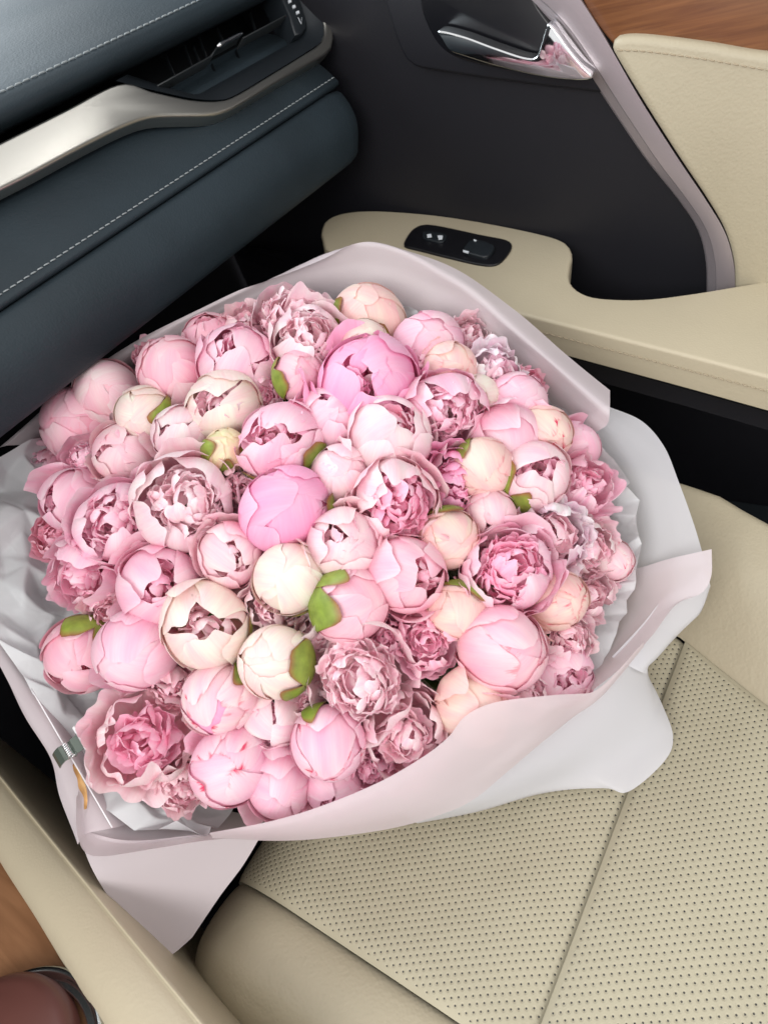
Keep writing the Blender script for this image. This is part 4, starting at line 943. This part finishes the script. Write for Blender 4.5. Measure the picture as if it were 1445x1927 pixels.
sheet('wrapping_sheet', [
    [(1205, 1215, .002), (1120, 1285, .0), (1020, 1360, .0), (930, 1430, .0), (840, 1490, .0), (760, 1530, .0)],
    [(1215, 1240, .045, 'z'), (1160, 1330, .042, 'z'), (1070, 1410, .038, 'z'), (970, 1465, .036, 'z'), (870, 1512, .036, 'z'), (770, 1540, .036, 'z')],
    [(1218, 1262, .034, 'z'), (1225, 1360, .022, 'z'), (1140, 1435, .020, 'z'), (1010, 1488, .018, 'z'), (890, 1524, .022, 'z'), (780, 1545, .028, 'z')],
    [(1216, 1268, .030, 'z'), (1245, 1325, .018, 'z'), (1266, 1385, .010, 'z'), (1250, 1432, .009, 'z'), (1182, 1490, .008, 'z'), (1128, 1486, .009, 'z'), (1010, 1498, .010, 'z'), (890, 1527, .016, 'z'), (785, 1547, .024, 'z')]],
    90, 30, 'film_pale', 'bluish white wrapping sheet flaring out over the perforated seat', 'wrapping paper', G, seed=5)
# front fold, overlapping the flowers
sheet('wrapping_sheet', [
    [(395, 1572, 0.042), (560, 1534, 0.058), (700, 1478, 0.064), (790, 1428, 0.068), (842, 1388, 0.070), (874, 1348, 0.070), (925, 1322, 0.068), (1000, 1308, 0.062), (1080, 1303, 0.042), (1130, 1290, 0.034), (1215, 1212, 0.028)],
    [(395, 1574, 0.038), (560, 1552, 0.052), (705, 1506, 0.058), (800, 1462, 0.060), (865, 1420, 0.060), (912, 1385, 0.058), (965, 1355, 0.054), (1040, 1330, 0.048), (1098, 1314, 0.034), (1140, 1292, 0.030), (1215, 1215, 0.026)],
    [(398, 1577, 0.030), (565, 1568, 0.040), (715, 1538, 0.042), (815, 1506, 0.042), (885, 1470, 0.040), (945, 1432, 0.038), (1005, 1386, 0.036), (1065, 1348, 0.026), (1110, 1322, 0.026), (1150, 1288, 0.024), (1215, 1218, 0.024)],
    [(400, 1580, 0.020), (570, 1580, 0.022), (720, 1560, 0.018), (820, 1536, 0.018), (890, 1508, 0.020), (955, 1455, 0.024), (1015, 1398, 0.026), (1072, 1350, 0.018), (1120, 1318, 0.020), (1155, 1286, 0.020), (1215, 1220, 0.022)]],
    120, 30, 'film_pink', 'dusty pink front fold of wrapping lying over the lowest flowers', 'wrapping paper', G, seed=6, fold=.002)
# lower left lip and its hanging corner
sheet('wrapping_sheet', [
    [(150, 1400, -.06), (230, 1480, -.07), (330, 1510, -.07), (450, 1530, -.06), (520, 1540, -.04)],
    [(150, 1452, -.006), (215, 1545, -.026), (300, 1560, -.028), (400, 1566, -.016), (500, 1566, .0)],
    [(146, 1490, .000), (170, 1575, -.012), (270, 1588, -.012), (390, 1574, -.002), (500, 1572, .006)],
    [(142, 1500, .004), (143, 1560, .002), (158, 1602, .0), (196, 1612, .0), (300, 1595, .002), (400, 1580, .006), (500, 1576, .008)]],
    80, 26, 'film_pink', 'rounded pale pink lip of wrapping at the lower left corner', 'wrapping paper', G, seed=7)
sheet('wrapping_sheet', [
    [(146, 1560, -.012), (240, 1580, -.014), (360, 1572, -.010), (496, 1566, -.006)],
    [(176, 1640, -.024), (260, 1660, -.030), (350, 1640, -.028), (456, 1632, -.024)],
    [(232, 1728, -.036), (290, 1738, -.042), (350, 1716, -.040), (412, 1690, -.036)],
    [(282, 1800, -.044), (299, 1809, -.046), (330, 1792, -.046), (362, 1764, -.044)]],
    60, 30, 'film_pink', 'shaded triangular corner of wrapping hanging between console and seat', 'wrapping paper', G, seed=8)
sheet('wrapping_sheet', [
    [(30, 1150, -.06), (90, 1260, -.06), (160, 1380, -.06), (230, 1480, -.06), (270, 1540, -.05)],
    [(0, 1190, -.016), (62, 1294, -.016), (120, 1380, -.014), (170, 1460, -.014), (222, 1556, -.018)],
    [(-20, 1210, -.010), (30, 1300, -.010), (88, 1392, -.008), (130, 1480, -.006), (160, 1570, -.008)],
    [(-40, 1190, -.012), (6, 1262, -.012), (48, 1345, -.012), (96, 1425, -.010), (112, 1500, -.010), (146, 1590, -.012)]],
    70, 24, 'film_pink', 'pale pink strip of wrapping along the left with the clip on it', 'wrapping paper', G, seed=9)
TG = 'tissue sheets inside the wrapping'
sheet('tissue_sheet', [
    [(230, 830, -.06), (220, 930, -.07), (230, 1060, -.07), (230, 1180, -.07), (280, 1330, -.07), (360, 1430, -.07), (470, 1480, -.07)],
    [(118, 840, -.05), (112, 930, -.035), (130, 1060, -.04), (135, 1180, -.04), (200, 1340, -.042), (300, 1470, -.04), (430, 1536, -.03)],
    [(60, 835, -.035), (50, 940, -.022), (60, 1060, -.018), (70, 1180, -.02), (130, 1330, -.022), (235, 1490, -.022), (400, 1552, -.014)],
    [(75, 805, -.02), (-20, 880, -.008), (-40, 980, .004), (-45, 1100, .004), (-10, 1210, .0), (62, 1292, -.008), (140, 1420, -.010), (225, 1540, -.012), (390, 1566, -.004)]],
    260, 120, 'tissue', 'crumpled grey-white tissue showing along the left of the flowers', 'tissue paper', TG, seed=10, facets=(26, 8, .0062))
sheet('tissue_sheet', [
    [(560, 640, -.08), (700, 660, -.08), (850, 720, -.08), (980, 820, -.08), (1050, 930, -.08), (1070, 1060, -.08), (1030, 1180, -.08), (970, 1280, -.08)],
    [(590, 572, -.022), (740, 596, -.02), (880, 668, -.02), (1020, 770, -.02), (1100, 870, -.02), (1140, 1000, -.02), (1125, 1130, -.02), (1060, 1280, -.01)],
    [(600, 556, -.010), (760, 578, -.006), (884, 636, -.004), (1006, 726, -.002), (1096, 800, .0), (1156, 862, .002), (1192, 940, .004), (1202, 1010, .004), (1194, 1090, .004), (1160, 1190, -.004), (1105, 1296, .002)]],
    300, 50, 'tissue', 'bright white crumpled tissue edging the right of the flowers', 'tissue paper', TG, seed=11, facets=(56, 6, .0030))

# ------------------------------------------------------------------ clip on the left edge of the wrapping, with its long white pin
cp = bq(133, 1412, .016)
clip = thing('spring_clip', 'small grey-green spring clip gripping the left wrapping edge', 'clip', tuple(bq(133, 1412, -.012)))
pa, pb = bq(64, 1297, .008), bq(215, 1556, .010)
tdir = unit(pb - pa); sdir = unit(np.cross(AX, tdir)); cup = AX
def cl(a, b, c): return cp + tdir * a + sdir * b + cup * c
v, f = tube_pts([cl(.0105 * (t - .5) + 0, .0022 * math.cos(t * 44), .0022 * math.sin(t * 44) + .003) for t in np.linspace(0, 1, 90)], .0006, 6)
put(mesh_obj('spring', v, f, MATS['chrome']), clip)
wid = .0058
for s in (-1, 1):
    prof = [(0.001, .001), (.005, .005), (.010, .0045), (.012, .0095)] if s > 0 else [(.001, .001), (.005, .004), (.010, .001), (.0135, -.003)]
    V = []
    for (b, c) in prof:
        for (w, dz) in ((-wid, 0), (wid, 0), (wid, -.0012), (-wid, -.0012)):
            V.append(cl(w + (.0006 if s > 0 else -.0006), s * b, c + dz))
    F = grid_faces(4, 4, True) + [(3, 2, 1, 0), (12, 13, 14, 15)]
    put(mesh_obj('jaw', V, F, MATS['clip_green'], None, False), clip)
V = [cl(w, .012 + b, c) for w in (-.010, .009) for b, c in ((0, .0085), (.0022, .0095), (.0022, .0085), (0, .0075))]
put(mesh_obj('grip_tab', V, grid_faces(2, 4, True) + [(3, 2, 1, 0), (4, 5, 6, 7)], MATS['pin_white'], None, False), clip)
v, f = tube_pts([pa + cup * .003 + (pb - pa) * t for t in np.linspace(0, 1, 12)], .00055, 8)
tag(mesh_obj('florist_pin', v, f, MATS['pin_white']), 'long straight white pin running under the spring clip', 'pin')
# dried golden leaf scrap beside the pin
ls = [bq(*p) for p in [(140, 1438, .0), (150, 1458, .002), (158, 1480, .003), (165, 1502, .004), (163, 1522, .003)]]
lw = [.0005, .0016, .0025, .0018, .0008]
LC = catmull(ls, 20); V = []
for i, p in enumerate(LC):
    w = np.interp(i / 19, np.linspace(0, 1, 5), lw)
    for k in (-1, -.4, .2, 1): V.append(p + sdir * w * k + cup * (.0022 * k * k + .0008 * math.sin(i * .9 + k)))
tag(mesh_obj('dry_leaf_scrap', V, grid_faces(20, 4), MATS['dry_gold']), 'curled golden dry leaf scrap beside the white pin', 'leaf')
